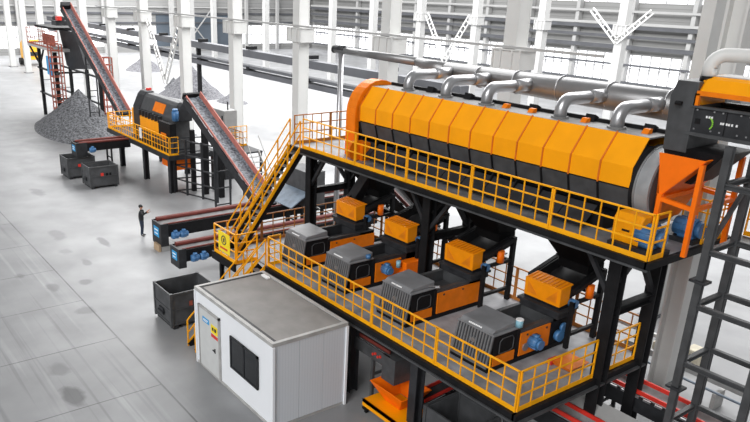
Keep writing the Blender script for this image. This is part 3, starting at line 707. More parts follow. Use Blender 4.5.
def feeder(label, xc):
    t = thing('vibrating_feeder', label, 'feeder', (xc, 7, 3.8), 'vibrating feeders behind the separators')
    w = .64
    MB().prism([(6.52, 4.14), (6.50, 4.70), (7.05, 4.78), (7.12, 4.20)], 'x', xc-w, xc+w).build('orange_cover', FEEDO, t, bevel=.012)
    q = MB()
    for i in range(9): x = xc-w+.08+i*(2*w-.16)/8; q.bar((x, 6.55, 4.72), (x, 7.0, 4.785), .03, .02)
    q.build('top_slat', GUSS, t)
    q = MB().slab([(xc-w+.12, 6.505, 4.62), (xc-.15, 6.505, 4.25), (xc-w+.12, 6.505, 4.25)], .012); q.build('shaded_gusset', GUSS, t); q = MB().slab([(xc+w-.12, 6.505, 4.62), (xc+w-.12, 6.505, 4.25), (xc+.15, 6.505, 4.25)], .012)  # near-flush triangles; the relief's shading is put into their darker orange
    q.build('shaded_gusset', GUSS, t)
    MB().box(xc-w-.12, xc+w+.12, 6.38, 7.3, 3.98, 4.06).box(xc-w-.06, xc+w+.06, 6.45, 7.25, 3.80, 3.98).build('base_plate', DARK, t)
    MB().box(xc-w, xc+w, 6.55, 7.2, 4.06, 4.14).build('spring_pack', BLACK, t)
    # vibrating tray rising towards the hopper
    q = MB().slab([(xc-w, 7.0, 4.35), (xc+w, 7.0, 4.35), (xc+w, 8.5, 4.75), (xc-w, 8.5, 4.75)], .05)
    for k in (-1, 1): q.slab([(xc+k*w, 6.95, 4.35), (xc+k*w, 6.95, 4.72), (xc+k*w, 8.3, 5.08), (xc+k*w, 8.3, 4.75)], .04)
    q.build('tray', BLACK, t)
    for k in (-1, 1):
        q = MB().bar((xc+k*(w+.16), 6.9, LZ+.02), (xc+k*(w+.16), 6.9, 4.3), .12).bar((xc+k*(w+.16), 8.22, LZ+.02), (xc+k*(w+.16), 8.22, 5.05), .14)
        q.bar((xc+k*(w+.16), 6.9, 4.25), (xc+k*(w+.16), 8.22, 4.25), .1).bar((xc+k*(w+.16), 6.9, 4.6), (xc+k*(w+.16), 8.3, 5.0), .13).bar((xc+k*(w+.16), 6.9, 3.25), (xc+k*(w+.16), 8.22, 3.25), .1)
        q.build('side_frame', BLACK, t)
    MB().bar((xc-w-.1, 8.22, 4.2), (xc+w+.1, 8.22, 4.2), .1).build('rear_bar', BLACK, t)
    MB().tube((xc+w+.24, 7.55, 4.32), (xc+w+.24, 7.55, 4.72), .12, 12).build('vibration_motor', HOTORANGE, t, True)
    MB().tube((xc+w+.02, 7.0, 4.22), (xc+w+.22, 7.0, 4.22), .13, 12).build('blue_motor', BLUE, t, True)
    return t
for xc, lb in ((-1.36, 'orange-fronted vibrating feeder behind the first separator from the stairs'), (1.65, 'orange-fronted vibrating feeder behind the second separator from the stairs'),
               (4.8, 'orange-fronted vibrating feeder behind the third separator from the stairs'), (8.2, 'orange-fronted vibrating feeder behind the last separator by the corner')):
    feeder(lb, xc)
def hopper(label, xc):
    t = thing('discharge_hopper', label, 'hopper', (xc, 7.3, 4.9), 'discharge hoppers under the drum platform')
    MB().frustum((xc-.5, xc+.5, 7.7, 8.45), 5.15, (xc-1.0, xc+1.0, 6.7, 9.1), UZ-.2).build('hopper_cone', HOPB, t)
    MB().box(xc-.52, xc+.52, 7.68, 8.47, 4.9, 5.16).build('outlet', HOPB, t)
    return t
for xc, lb in ((-1.3, 'black discharge hopper above the first feeder from the stairs'), (1.75, 'black discharge hopper above the second feeder from the stairs'),
               (4.9, 'black discharge hopper above the third feeder from the stairs'), (8.3, 'black discharge hopper above the last feeder by the corner')): hopper(lb, xc)

t = thing('inclined_chute', 'black inclined chute slanting down behind the first feeder from the stairs', 'chute', (-2.4, 7.4, 2.9))
MB().bar((-.9, 7.5, 6.2), (-3.0, 7.5, 3.4), .5, .4).build('chute_trough', DARK, t)
MB().bar((-3.0, 7.5, LZ), (-3.0, 7.5, 3.4), .3).build('chute_post', BLACK, t)
t = thing('spill_tray', 'yellow and red tray lying on the platform corner beside the last separator', 'tray', (9.7, 6.1, LZ))
MB().frustum((9.5, 10.0, 5.75, 6.45), LZ+.03, (9.42, 10.08, 5.68, 6.52), LZ+.15).build('tray_body', ORANGE2, t)
MB().box(9.32, 9.46, 5.65, 6.0, LZ+.02, LZ+.17).build('red_end', RED, t)

# ================================================================== CONVEYORS
def headbox(t, x0, x1, y0, y1, z0, z1, sign=True, m=DARK):
    """end box of a belt along y: dark shell, blue plate on the face that looks towards -y"""
    MB().box(x0, x1, y0, y0+.06, z0, z1).box(x0, x0+.05, y0+.06, y1, z0, z1).box(x1-.05, x1, y0+.06, y1, z0, z1).build('head_box', m, t)
    if sign:
        w = x1-x0; xa, xb = x0+w*.22, x0+w*.78; za, zb = z0+(z1-z0)*.36, z0+(z1-z0)*.80
        bp = MB().box(xa, xb, y0-.012, y0, za, zb).build('blue_plate', CYAN, t)
        q = MB(); q.box(xa+.08, xb-.1, y0-.018, y0-.012, za+(zb-za)*.62, za+(zb-za)*.74).box(xa+.1, xb-.14, y0-.018, y0-.012, za+(zb-za)*.25, za+(zb-za)*.37); q.build('plate_lettering', WHITE, bp)

t, P, L = conveyor('sorting_conveyor', 'long dark belt conveyor with blue plate, beside the standing person', (-12.45, 3.2, 1.30), (-12.45, 16.5, 1.30), .92, BELT, DULLRED, depth=.62, legs=(.35, .6, .85), edge_r=.12, near_r=.045)
headbox(t, -13.0, -11.9, 3.1, 3.5, .28, 1.45)
MB().box(-12.95, -11.92, 3.13, 3.6, 0, .28).build('base_box', CABG, t)
for y in (3.85, 4.3): motor(t, (-11.84, y, .80), 'y', .16, .42, foot=False)
t2 = tag(MB().box(-12.62, -11.98, 2.98, 3.10, 0, .36).build('cardboard_box', CARD), 'flat brown cardboard box leaning under the blue plate end of the conveyor', 'box')
t, P, L = conveyor('sorting_conveyor', 'shorter dark belt conveyor with blue plate, nearer the big steel bin than its twin', (-8.68, 2.5, 1.26), (-8.68, 14.0, 1.26), .74, BELT, DULLRED, depth=.55, legs=(.22, .5, .8), edge_r=.11, near_r=.045)
headbox(t, -9.15, -8.22, 2.38, 2.75, .48, 1.40)
for y in (3.15, 3.6): motor(t, (-8.17, y, .90), 'y', .15, .38, foot=False)
t, P, L = conveyor('bin_conveyor', 'dark red edged belt conveyor ending above the far steel bin', (-28.75, 4.3, 2.3), (-28.75, 7.95, 2.3), .85, BELTD, DULLRED, depth=.5, legs=(.62,), edge_r=.09)
headbox(t, -29.3, -28.2, 4.15, 4.9, 1.55, 2.45)
motor(t, (-28.05, 5.2, 1.95), 'y', .15, .4, foot=False)

t, P, L = conveyor('inclined_conveyor', 'steep belt conveyor loaded with shredded scrap climbing to the rusty tower', (-34.4, 10.02, 2.95), (-47.2, 10.02, 10.55), .74, SCRAP, PINK, frame=DARK, depth=.42, legs=(.58,), edge_box=.10, far_box=.42)
MB().bar(P(-.1, 0, .2), P(.3, 0, .2), .75, .3, (0,0,1)).build('tail_box', BLACK, t)
MB().bar(P(L-.3, 0, .1), P(L+.25, 0, .1), .85, .5, (0,0,1)).build('head_cover', BLACK, t)
t, P, L = conveyor('inclined_conveyor', 'inclined belt conveyor with pink edges descending from the shredder towards the stairs', (-21.3, 9.5, 6.1), (-12.2, 9.5, 1.45), .95, SCRAP, PINK, frame=DARK, depth=.5, legs=(.42,), edge_box=.13, far_box=.36)
MB().bar(P(-.22, 0, .0), P(-.05, 0, .0), 1.1, .4, (0,0,1)).build('tail_box', BLACK, t)
t, P, L = conveyor('inclined_conveyor', 'dark inclined conveyor with red edges behind the first two feeders', (-5.6, 10.6, 5.4), (-.6, 10.6, 3.2), .8, BELTD, DULLRED, depth=.5, legs=(.5,), edge_box=.16)

t, P, L = conveyor('floor_conveyor', 'long belt conveyor with bright red edges leaving behind the low platform', (1.0, 8.72, 1.52), (17.5, 8.72, 1.52), .74, BELT, RED, frame=DARK, depth=.5, legs=(.3, .52, .9), edge_box=.13)
for i in range(30): p = P(6+i*.36, .53, .1); MB().bar(p, p+Vector((.22, 0, 0)), .05, .06).build('skirt_clamp', GALV, t)
q = MB()
for i in range(5): p = P(7.5+i*1.9, .45, -.12); q.box(p.x-.05, p.x+.05, p.y-.04, p.y+.02, p.z-.05, p.z+.05)
q.build('switch_box', ORANGE2, t)
t, P, L = conveyor('floor_conveyor', 'belt conveyor with red edges emerging from under the platform corner', (4.0, 5.8, 1.5), (17.5, 5.8, 1.5), .6, BELT, RED, frame=DARK, depth=.5, legs=(.3, .52, .9), edge_box=.12)
MB().slab([(9.4, 6.1, 1.6), (12.8, 6.1, 1.6), (12.8, 6.55, 1.95), (9.4, 6.55, 1.95)], .03).build('side_plate', CABG, t)
t, P, L = conveyor('under_deck_conveyor', 'dark conveyor under the low platform dropping into the orange hopper', (1.5, 3.45, 1.95), (5.5, 3.45, 1.95), .5, BELTD, DULLRED, frame=MIDD, depth=.42, legs=(.15, .8), edge_box=.10)
MB().box(5.2, 5.8, 3.1, 3.85, 1.15, 2.0).build('discharge_hood', MIDD, t)
for i in range(4): MB().box(4.7+i*.12, 4.76+i*.12, 3.08, 3.14, 1.75+.06*(i%2), 1.82+.06*(i%2)).build('tension_bolt', RED, t)
MB().box(2.9, 3.02, 3.08, 3.15, 1.98, 2.08).build('red_switch', RED, t)

t = thing('hopper_feeder', 'orange hopper with yellow vibrating base on the floor under the platform', 'hopper', (5.8, 3.3, 0))
q = MB()
a0, a1, zt0, zb = (5.05, 6.55, 2.78, 4.0), (5.45, 6.15, 3.1, 3.75), 1.1, .5
def openbox(q, top, zt_, bot, zb_, th=.03):
    T = [Vector((top[i], top[j], zt_)) for i, j in ((0,2),(1,2),(1,3),(0,3))]; B = [Vector((bot[i], bot[j], zb_)) for i, j in ((0,2),(1,2),(1,3),(0,3))]
    for i in range(4): j = (i+1) % 4; q.slab([B[i], B[j], T[j], T[i]], th)
    return q
openbox(q, a0, zt0, a1, zb); q.build('hopper_plate', HOTORANGE, t)
MB().box(5.0, 6.75, 2.55, 3.75, .38, .48).box(5.0, 6.75, 2.55, 2.6, .25, .48).build('vibrating_base', ORANGE, t)
q = MB()
for x in (5.1, 6.65):
    for y in (2.65, 3.65): q.box(x-.05, x+.05, y-.05, y+.05, 0, .3).box(x-.1, x+.1, y-.1, y+.1, .12, .2)
q.build('spring_foot', BLACK, t)
t, P, L = conveyor('red_conveyor', 'low red-edged belt conveyor running from the orange hopper under the platform', (6.2, 3.75, .55), (6.2, 8.0, .9), .55, BELTD, RED, depth=.3, legs=(.4, .8), edge_box=.1)

# ================================================================== STEEL BINS
def bin_(label, x0, y0, marks, sx=1.6, sy=1.9, h=1.45):
    x1, y1 = x0+sx, y0+sy
    t = thing('steel_bin', label, 'bin', ((x0+x1)/2, (y0+y1)/2, 0), 'open steel bins')
    q = MB().box(x0+.03, x1-.03, y0+.03, y0+.07, .16, h-.05).box(x0+.03, x1-.03, y1-.07, y1-.03, .16, h-.05).box(x0+.03, x0+.07, y0+.07, y1-.07, .16, h-.05).box(x1-.07, x1-.03, y0+.07, y1-.07, .16, h-.05).box(x0+.03, x1-.03, y0+.03, y1-.03, .14, .18)
    q.build('bin_wall', BINM, t)
    q = MB()
    for z in (h-.09, .75, .18):
        w = .09 if z > 1 else .07
        q.box(x0, x1, y0, y0+.05, z, z+w).box(x0, x1, y1-.05, y1, z, z+w).box(x0, x0+.05, y0+.05, y1-.05, z, z+w).box(x1-.05, x1, y0+.05, y1-.05, z, z+w)
    q.build('rim_band', MIDD, t)
    for x in (x0, x1-.09):
        for y in (y0, y1-.09): MB().box(x-.01, x+.1, y-.01, y+.1, .1, h+.01).build('corner_post', MIDD, t)
    for y in (y0+.1, y1-.3): MB().box(x0+.02, x1-.02, y, y+.2, 0, .14).build('base_runner', DARK, t)
    MB().box(x0+.55, x0+.95, y0-.04, y0, .42, .68).box(x0+.5, x0+1.0, y0-.09, y0-.04, .5, .56).build('side_latch', DARK, t)
    if marks:
        q = MB().box(x1, x1+.006, y0+sy*.38, y0+sy*.48, h*.56, h*.70) if marks == 1 else MB().box(x1, x1+.006, y0+sy*.40, y0+sy*.47, h*.58, h*.72); q.build('red_mark', RED if marks == 1 else RUST, t)
        q = MB().box(x1, x1+.006, y0+sy*.56, y0+sy*.64, h*.56, h*.68).box(x1, x1+.006, y0+sy*.68, y0+sy*.75, h*.56, h*.68); q.build('faded_mark', BLACK if marks == 1 else RUST, t)
    return t
bin_('dark open steel bin with red mark, right of the pair near the shredder platform', -26.8, 3.95, 1)
bin_('dark open steel bin standing under the end of the red-edged bin conveyor', -30.0, 3.5, 1)
bin_('large dark open steel bin standing left of the white control cabin', -5.15, -.12, 2, 1.62, 1.95, 1.5)
bin_('dark open steel bin under the front edge of the low platform', 7.5, 2.76, 0, 1.6, 1.46, 1.5)
t = thing('bin_head_box', 'grey chute end with small blue plate hanging over the bin under the platform', 'chute', (7.9, 4.34, 1.4))
MB().box(7.35, 8.6, 4.34, 5.2, 1.42, 2.4).build('chute_body', MIDD, t)
bp = MB().box(7.5, 8.0, 4.325, 4.34, 1.62, 1.79).build('blue_plate', CYAN, t)
q = MB().box(7.56, 7.94, 4.32, 4.325, 1.68, 1.74); q.build('plate_lettering', WHITE, bp)

# ================================================================== BLACK LATTICE TOWER AND FEED CONVEYOR (upper right)
t = thing('lattice_tower', 'tall black steel lattice tower holding up the feed conveyor', 'tower', (13.3, 7.25, 0))
TX0, TX1, TY0, TY1 = 12.5, 14.15, 6.6, 7.92
for x in (TX0, TX1):
    for y in (TY0, TY1): MB().hbeam((x, y, 0), (x, y, 9.5), .17, .17, .04, (0,1,0)).build('tower_leg', MIDD, t)
for z in (.9, 2.35, 4.05, 5.6, 7.0, 8.6):
    for y in (TY0, TY1): MB().hbeam((TX0, y, z), (TX1, y, z), .12, .13, .03).build('cross_bar', MIDD, t)
    for x in (TX0, TX1): MB().hbeam((x, TY0, z), (x, TY1, z), .12, .13, .03).build('side_bar', MIDD, t)
MB().bar((TX0, TY0, 7.1), (TX0, TY1, 8.5), .09).build('diagonal', MIDD, t)
MB().bar((TX1, TY1, 7.1), (TX1, TY0, 8.5), .09).build('diagonal', MIDD, t)
q = MB()
for z in (3.35, 6.25):
    for y in (TY0,): q.box(TX0-.2, TX0+.2, y-.16, y+.16, z-.03, z+.03)
q.build('splice_plate', DARK, t)
t, P, L = conveyor('feed_conveyor', 'black feed conveyor with bolted side panel and orange hood at upper right', (19.5, 7.5, 10.05), (10.8, 7.5, 10.05), .95, BELTD, BLACK, frame=DARK, depth=.2, edge_box=.08, loc=(12.6, 7.5, 9.6))
for y in (6.86, 8.1):
    MB().box(11.25, 19.5, y-.03, y+.03, 9.72, 10.30).build('side_panel', DARK, t)
    MB().box(11.2, 19.5, y-.08, y+.08, 9.64, 9.72).box(11.2, 19.5, y-.08, y+.08, 10.28, 10.33).build('panel_rail', MIDD, t)
for i in range(26):
    x = 11.35+i*.20
    for z in (9.78, 10.22):
        if i % 3 != 1: MB().box(x, x+.035, 6.815, 6.83, z, z+.035).build('bolt', GALV, t)
q = MB()
for x in (12.05, 12.75, 13.6): q.box(x, x+.02, 6.815, 6.83, 9.74, 10.28)
q.build('panel_joint', BLACK, t)
MB().box(11.36, 11.48, 6.815, 6.83, 9.92, 10.04).build('square_hole', BLACK, t)
q = MB(); 
for i in range(8):
    a = -.9+i*.3; p = Vector((11.68+.10*math.cos(a), 6.82, 9.96+.10*math.sin(a)*1.3)); q.box(p.x-.015, p.x+.015, 6.81, 6.83, p.z-.015, p.z+.015)
q.build('green_logo_swoosh', GREEN, t)
q = MB()
for i, x in enumerate((11.6, 11.66, 11.72, 11.95, 12.0, 12.08, 12.13, 12.2, 12.3)): q.box(x, x+.035, 6.81, 6.83, 9.98 if i > 2 else 10.08, 10.03 if i > 2 else 10.13)
q.build('logo_lettering', WHITE, t)
# hood
q = MB().prism([(6.84, 10.62), (7.05, 10.92), (7.15, 10.98), (8.0, 10.98), (8.15, 10.6), (8.10, 10.6), (7.98, 10.93), (7.17, 10.93), (7.08, 10.88), (6.88, 10.60)], 'x', 11.3, 19.0)
q.box(11.27, 11.33, 6.84, 8.12, 10.33, 10.62).prism([(6.84, 10.62), (7.05, 10.92), (7.15, 10.98), (8.0, 10.98), (8.15, 10.6)], 'x', 11.27, 11.33)
q.build('orange_hood', ORANGE, t)
MB().box(11.27, 19.0, 6.80, 6.88, 10.56, 10.66).box(11.25, 11.36, 6.80, 6.90, 10.33, 10.6).build('hood_lip', ORANGE2, t)
MB().box(11.4, 18.5, 7.2, 7.95, 10.965, 11.0).build('hood_top_sheet', CABT, t)
MB().prism([(10.72, 9.2), (11.3, 9.2), (11.3, 10.86), (10.78, 10.86), (10.66, 10.5)], 'y', 6.80, 8.28).build('head_casing', MIDD, t, bevel=.02)
MB().frustum((10.85, 11.5, 7.0, 8.0), 8.45, (10.72, 12.2, 6.82, 8.26), 9.3).build('drop_chute', BLACK, t)
MB().tube((10.9, 6.66, 10.35), (11.05, 6.66, 10.35), .05, 8).build('casing_bolt', BLACK, t)
MB().box(13.2, 19.5, 7.0, 8.0, 9.15, 9.6).build('return_tray', DARK, t)
t.location += Vector((.1, 0, -.08))
t = thing('white_vent_pipe', 'thick white elbow pipe rising from the top of the orange hood', 'pipe', (11.45, 7.6, 11.0))
pts = [(11.36, 7.2, 10.86), (11.36, 7.2, 11.08)]
for i in range(7): a = math.pi/2*i/6; pts.append((11.36+.26*(1-math.cos(a)), 7.2+.2*(1-math.cos(a)), 11.08+.30*math.sin(a)))
pts.append((14.5, 9.3, 11.38))
MB().path(pts, .16, 16).build('pipe', COLW, t, True)
MB().tube((11.36, 7.2, 10.76), (11.36, 7.2, 10.9), .175, 14).build('rubber_cuff', BLACK, t, True)
t = thing('side_walkway', 'yellow railed walkway behind the black lattice tower', 'walkway', (12.7, 9.3, UZ))
MB().box(11.85, 13.4, 8.85, 9.75, UZ-.1, UZ-.02).build('walkway_deck', DARK, t)
railing(t, (11.9, 9.72, UZ), (13.3, 9.72, UZ), bay=1.5)
railing(t, (13.35, 8.9, UZ), (13.35, 9.7, UZ), bay=1.5)
for x in (12.0, 13.2): MB().bar((x, 9.3, 0), (x, 9.3, UZ-.1), .12).build('walkway_leg', DARK, t)

# ================================================================== SHREDDER ON ITS PLATFORM
PZ = 2.5
t = thing('shredder_platform', 'yellow railed steel platform standing under the shredder', 'platform', (-27, 9.8, 0))
MB().box(-32.6, -21.6, 7.95, 11.4, PZ-.08, PZ).build('deck_plate', DARK, t)
MB().box(-32.65, -21.6, 7.85, 7.95, PZ-.3, PZ).box(-21.6, -21.5, 7.85, 11.4, PZ-.3, PZ).build('edge_beam', DARK, t)
for x in (-30.6, -26.1, -21.9):
    for y in (8.15, 11.2): MB().hbeam((x, y, 0), (x, y, PZ-.08), .32, .32, .05, (0,1,0)).build('platform_leg', DARK, t)
railing(t, (-32.6, 7.95, PZ), (-21.6, 7.95, PZ), bay=2.75, step=.42)
railing(t, (-21.6, 8.0, PZ), (-21.6, 8.6, PZ), bay=2)
railing(t, (-32.6, 11.3, PZ), (-32.6, 8.0, PZ), bay=2)
tag(MB().box(-26.35, -25.95, 7.90, 7.925, PZ+.35, PZ+1.05).build('white_notice', WHITE), 'small white notice plate hanging on the shredder platform rail', 'sign')
t = thing('shredder', 'large dark grey shredder with orange guard panel on the railed platform', 'shredder', (-25.3, 9.9, PZ))
body = [(8.9, PZ+.02), (8.9, 4.5), (9.25, 5.3), (9.45, 5.5), (10.0, 5.5), (10.1, PZ+.02)]
MB().prism(body, 'x', -28.9, -22.9).build('housing', MIDD, t, bevel=.05)
MB().prism([(8.8, 2.7), (8.8, 4.5), (9.2, 5.35), (9.45, 5.6), (10.0, 5.6), (10.1, 2.7)], 'x', -29.6, -28.4).build('end_housing', DARK, t, bevel=.08)
MB().prism([(8.88, 4.4), (9.25, 5.36), (9.45, 5.57), (10.05, 5.57), (10.05, 4.4)], 'x', -23.1, -22.5).build('side_cheek', DARK, t, bevel=.05)
MB().slab([(-26.3, 8.93, 4.6), (-24.6, 8.93, 4.6), (-24.6, 9.2, 5.2), (-26.3, 9.2, 5.2)], .06).build('orange_hatch', ORANGE2, t)
MB().prism([(8.72, 3.1), (8.72, 4.0), (8.88, 4.2), (8.88, 3.0)], 'x', -28.2, -24.4).build('orange_guard', ORANGE, t, bevel=.03)
MB().box(-30.1, -29.65, 8.9, 9.3, PZ, 4.3).build('orange_post', ORANGE, t)
for i in range(7): MB().box(-28.1+i*.55, -28.0+i*.55, 8.6, 8.88, 4.05, 4.45).build('guard_rib', DARK, t)
MB().box(-24.3, -22.5, 8.45, 8.88, 3.4, 4.3).build('feed_mouth', BLACK, t)
MB().box(-23.9, -23.1, 8.42, 8.45, 3.2, 3.6).build('mouth_panel', ORANGE2, t)
motor(t, (-22.35, 8.8, 4.9), 'z', .2, .75, foot=False)
MB().box(-29.2, -28.9, 9.7, 10.0, 5.6, 5.75).build('red_lamp', RED, t)
q = MB()
for i in range(5): q.box(-28.85+i*.12, -28.78+i*.12, 8.86, 8.895, 4.25, 4.37)
q.build('side_lettering', WHITE, t)
t = thing('scaffold_tower', 'dark scaffold access tower with ladders beside the shredder', 'scaffold', (-20.6, 9.6, 0))
pts = ((-22.0, 8.5), (-20.9, 8.75), (-19.6, 9.2), (-18.4, 9.6), (-21.6, 10.6), (-20.3, 10.9))
for x, y in pts: MB().bar((x, y, 0), (x, y, 3.6), .12).build('scaffold_post', DARK, t)
q = MB()
for z in (.1, .9, 1.8, 2.6, 3.5):
    for i in range(3): q.bar((*pts[i], z), (*pts[i+1], z), .08)
    q.bar((*pts[0], z), (*pts[4], z), .07).bar((*pts[4], z), (*pts[5], z), .07)
q.build('scaffold_bar', DARK, t)
q = MB().bar((-20.6, 9.9, 0), (-20.6, 9.9, 4.2), .3); q.build('hydraulic_column', BLACK, t); MB().bar((-21.7, 9.6, 0), (-21.7, 9.6, 4.0), .26).build('hydraulic_column', BLACK, t); MB().bar((-19.4, 10.4, 0), (-19.4, 10.4, 3.6), .3).build('hydraulic_column', BLACK, t)
MB().box(-25.8, -23.6, 9.2, 10.6, 1.0, 2.3).build('orange_underbox', HOTORANGE, bpy.data.objects['shredder_platform'])

t = thing('electrical_cabinet', 'pale grey electrical cabinet standing behind the scrap conveyor', 'cabinet', (-24, 13.2, 0))
MB().box(-25.0, -23.2, 12.7, 13.7, 2.3, 4.75).build('cabinet_body', CABG, t, bevel=.03)
MB().box(-25.0, -23.2, 12.7, 13.7, 0, 2.3).build('cabinet_stand', DARK, t)
q = MB().tube((-23.6, 13.2, 4.75), (-23.6, 13.2, 5.3), .05, 8).box(-23.5, -23.4, 12.66, 12.7, 4.0, 4.4); q.build('signal_lamp', DARK, t)
t = thing('step_landing', 'small yellow railed landing with steps behind the scrap conveyor', 'platform', (-20, 12.2, 0))
MB().box(-20.95, -19.0, 11.8, 13.2, 2.7, 2.8).build('landing_deck', DARK, t)
for x in (-20.9, -19.05):
    for y in (11.85, 13.1): MB().bar((x, y, 0), (x, y, 2.7), .12).build('landing_leg', DARK, t)
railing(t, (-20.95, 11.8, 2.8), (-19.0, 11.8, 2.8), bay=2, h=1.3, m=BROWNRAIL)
railing(t, (-20.95, 13.2, 2.8), (-20.95, 11.8, 2.8), bay=2, h=1.3)
q = MB()
for y in (11.9, 12.9): q.bar((-19.0, y, 2.8), (-16.8, y, .1), .06, .2).bar((-19.0, y, 3.8), (-16.8, y, 1.1), .05)
for i in range(9): q.box(-18.9+i*.24, -18.66+i*.24, 11.9, 12.9, 2.5-i*.29, 2.53-i*.29)
q.build('steps', CABT, t)
t = thing('pipe_run', 'pair of thin pale handrails on the floor behind the stairs', 'handrail', (-14, 12.6, 0))
q = MB().bar((-17.0, 12.4, 1.0), (-9.5, 12.4, 1.0), .07).bar((-17.0, 12.4, .55), (-9.5, 12.4, .55), .06)
for i in range(4): x = -16.8+i*2.4; q.bar((x, 12.4, 0), (x, 12.4, 1.0), .06)
q.build('rail', CABT, t)
t = thing('collecting_pan', 'dark steel hopper with blue-grey pan behind the stairs', 'hopper', (-9.4, 10.6, 0))
MB().box(-11.85, -9.7, 10.4, 11.5, 1.75, 3.65).build('hopper_box', MIDD, t, bevel=.03)
MB().slab([(-11.8, 9.3, 1.95), (-9.6, 9.3, 1.95), (-9.6, 10.4, 2.6), (-11.8, 10.4, 2.6)], .06).build('sloping_pan', BLUEPAN, t)
for x in (-11.7, -9.8):
    for y in (10.5, 11.4): MB().bar((x, y, 0), (x, y, 1.75), .14).build('hopper_leg', BLACK, t)

# ================================================================== RUSTY DISCHARGE TOWER (far left)
t = thing('discharge_tower', 'rusty railed tower with dark hopper and ladders at the top of the steep conveyor', 'tower', (-52, 9.8, 0))
for x, y in ((-55.6, 9.5), (-57.0, 11.4), (-50.4, 9.5), (-48.9, 11.9), (-54.0, 11.9), (-45.4, 11.9)):
    MB().bar((x, y, 0), (x, y, 6.7 if x < -50 else 5.0), .28).build('tower_leg', BLACK, t)
for z in (2.2, 4.6):
    q = MB()
    q.bar((-56.5, 9.5, z), (-49.5, 9.5, z), .16).bar((-57, 11.9, z), (-45.4, 11.9, z), .16)
    q.build('long_bar', DARK, t)
    MB().bar((-50.4, 9.5, z), (-50.4, 11.9, z), .16).build('end_bar', DARK, t)
MB().box(-58.4, -49.5, 9.2, 12.2, 6.55, 6.8).build('tower_deck', COLW2, t)
MB().bar((-58.2, 9.3, 6.6), (-55.6, 9.5, 4.9), .14).bar((-53.2, 9.3, 6.5), (-55.6, 9.5, 4.9), .14).build('deck_brace', BLACK, t)
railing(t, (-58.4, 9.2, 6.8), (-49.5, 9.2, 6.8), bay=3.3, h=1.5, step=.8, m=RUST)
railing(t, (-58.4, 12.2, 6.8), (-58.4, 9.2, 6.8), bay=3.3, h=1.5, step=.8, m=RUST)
MB().box(-53.5, -50, 9.5, 9.6, 7.0, 8.0).build('rusty_screen', RUST, t)
MB().box(-56.6, -50.2, 9.6, 12, 8.45, 8.65).build('tower_roof', BLACK, t)
q = MB().prism([(-52.4, 8.4), (-47.6, 8.4), (-45.4, 5.4), (-49.6, 5.0), (-51.0, 5.2)], 'y', 10.7, 12.0); q.build('dark_hopper', DARK, t, bevel=.05)
def cage(x, y, z0, z1, w=.85):
    q = MB()
    for a, b in ((0,0),(w,0),(0,w),(w,w)): q.bar((x+a, y+b, z0), (x+a, y+b, z1), .09)
    n = int((z1-z0)/.55)
    for i in range(n+1):
        z = z0+(z1-z0)*i/n; q.bar((x, y, z), (x+w, y, z), .08).bar((x+w, y, z), (x+w, y+w, z), .08).bar((x, y, z), (x, y+w, z), .07)
    return q
cage(-48.7, 8.5, 0.0, 7.4, .95).build('caged_ladder', RUST, t)
cage(-43.2, 11.4, 0, 6.6, .7).build('rear_ladder', RUST, t)
MB().box(-52.6, -51.2, 9.3, 9.4, 4.3, 6.0).build('blue_screen', CYAN, t)
MB().box(-50.6, -49.2, 9.6, 10.8, 8.9, 9.3).tube((-51.4, 10.2, 9.4), (-49.4, 10.2, 9.4), .3, 10).build('head_drive', DARK, t)
MB().box(-49.6, -49.0, 9.7, 10.1, 9.35, 9.7).build('red_motor', RED, t)

# ================================================================== HEAPS
def heap(name, label, cx, cy, rx, ry, h, m, seed, sharp=1.15):
    n = 72; k = 26; q = MB(); q.v.append(Vector((cx, cy, h)))
    for j in range(1, k+1):
        f = j/k
        for i in range(n):
            a = 2*math.pi*i/n; w = 1+.13*noise.noise(Vector((math.cos(a)*1.4+seed, math.sin(a)*1.4, seed)))
            x, y = cx+rx*f*w*math.cos(a), cy+ry*f*w*math.sin(a)
            z = h*max(0, (1-f))**sharp
            z += (.16*noise.noise(Vector((x*.9, y*.9, seed)))+.12*noise.noise(Vector((x*2.6, y*2.6, seed))))*min(1, (1-f)*5)*min(1, f*4)*h/4
            q.v.append(Vector((x, y, max(z, .0) if j < k else -.02)))
    for i in range(n): q.f.append((0, 1+i, 1+(i+1)%n))
    for j in range(k-1):
        for i in range(n): a = 1+j*n; q.f.append((a+i, a+(i+1)%n+0, a+n+(i+1)%n, a+n+i))
    o = q.build(name, m, None, False, origin=(cx, cy, 0)); return tag(o, label, 'heap')
heap('ore_heap', 'big dark grey heap of crushed ore under the rusty tower', -45.4, 9.9, 8.2, 3.7, 3.75, ROCK, 3)
heap('ore_heap', 'pale grey heap on the floor beyond the steep conveyor', -91, 34.5, 3.6, 3.0, 2.3, ROCKL, 8)
heap('ore_heap', 'pale grey heap behind the laddered V brace', -62.5, 29.0, 5.0, 3.6, 3.6, ROCKL, 12)
heap('ore_heap', 'small pale low heap right of the V brace', -55.2, 30.6, 2.6, 1.6, 1.1, ROCKL, 15)
heap('ore_heap', 'dark little heap left of the heap behind the V brace', -69.2, 29.6, 1.5, 1.3, 1.4, ROCK, 21)

# ================================================================== YELLOW MACHINE (far left)
t = thing('wheel_loader', 'yellow wheeled machine parked far away at the left wall', 'vehicle', (-104, 20.6, 0))
MB().prism([(-106, 1.0), (-102, 1.0), (-102, 3.7), (-104.6, 3.9), (-106, 3.2)], 'y', 19.6, 22.4).build('body', MACHY, t, bevel=.08)
MB().box(-101.95, -101.9, 20.0, 22.0, 1.6, 2.2).build('rear_grille', DARK, t)
for x in (-105.2, -102.8):
    for y in (19.4, 22.6): MB().tube((x, y-.25, .55), (x, y+.25, .55), .55, 16).build('wheel', RUBBER, t)

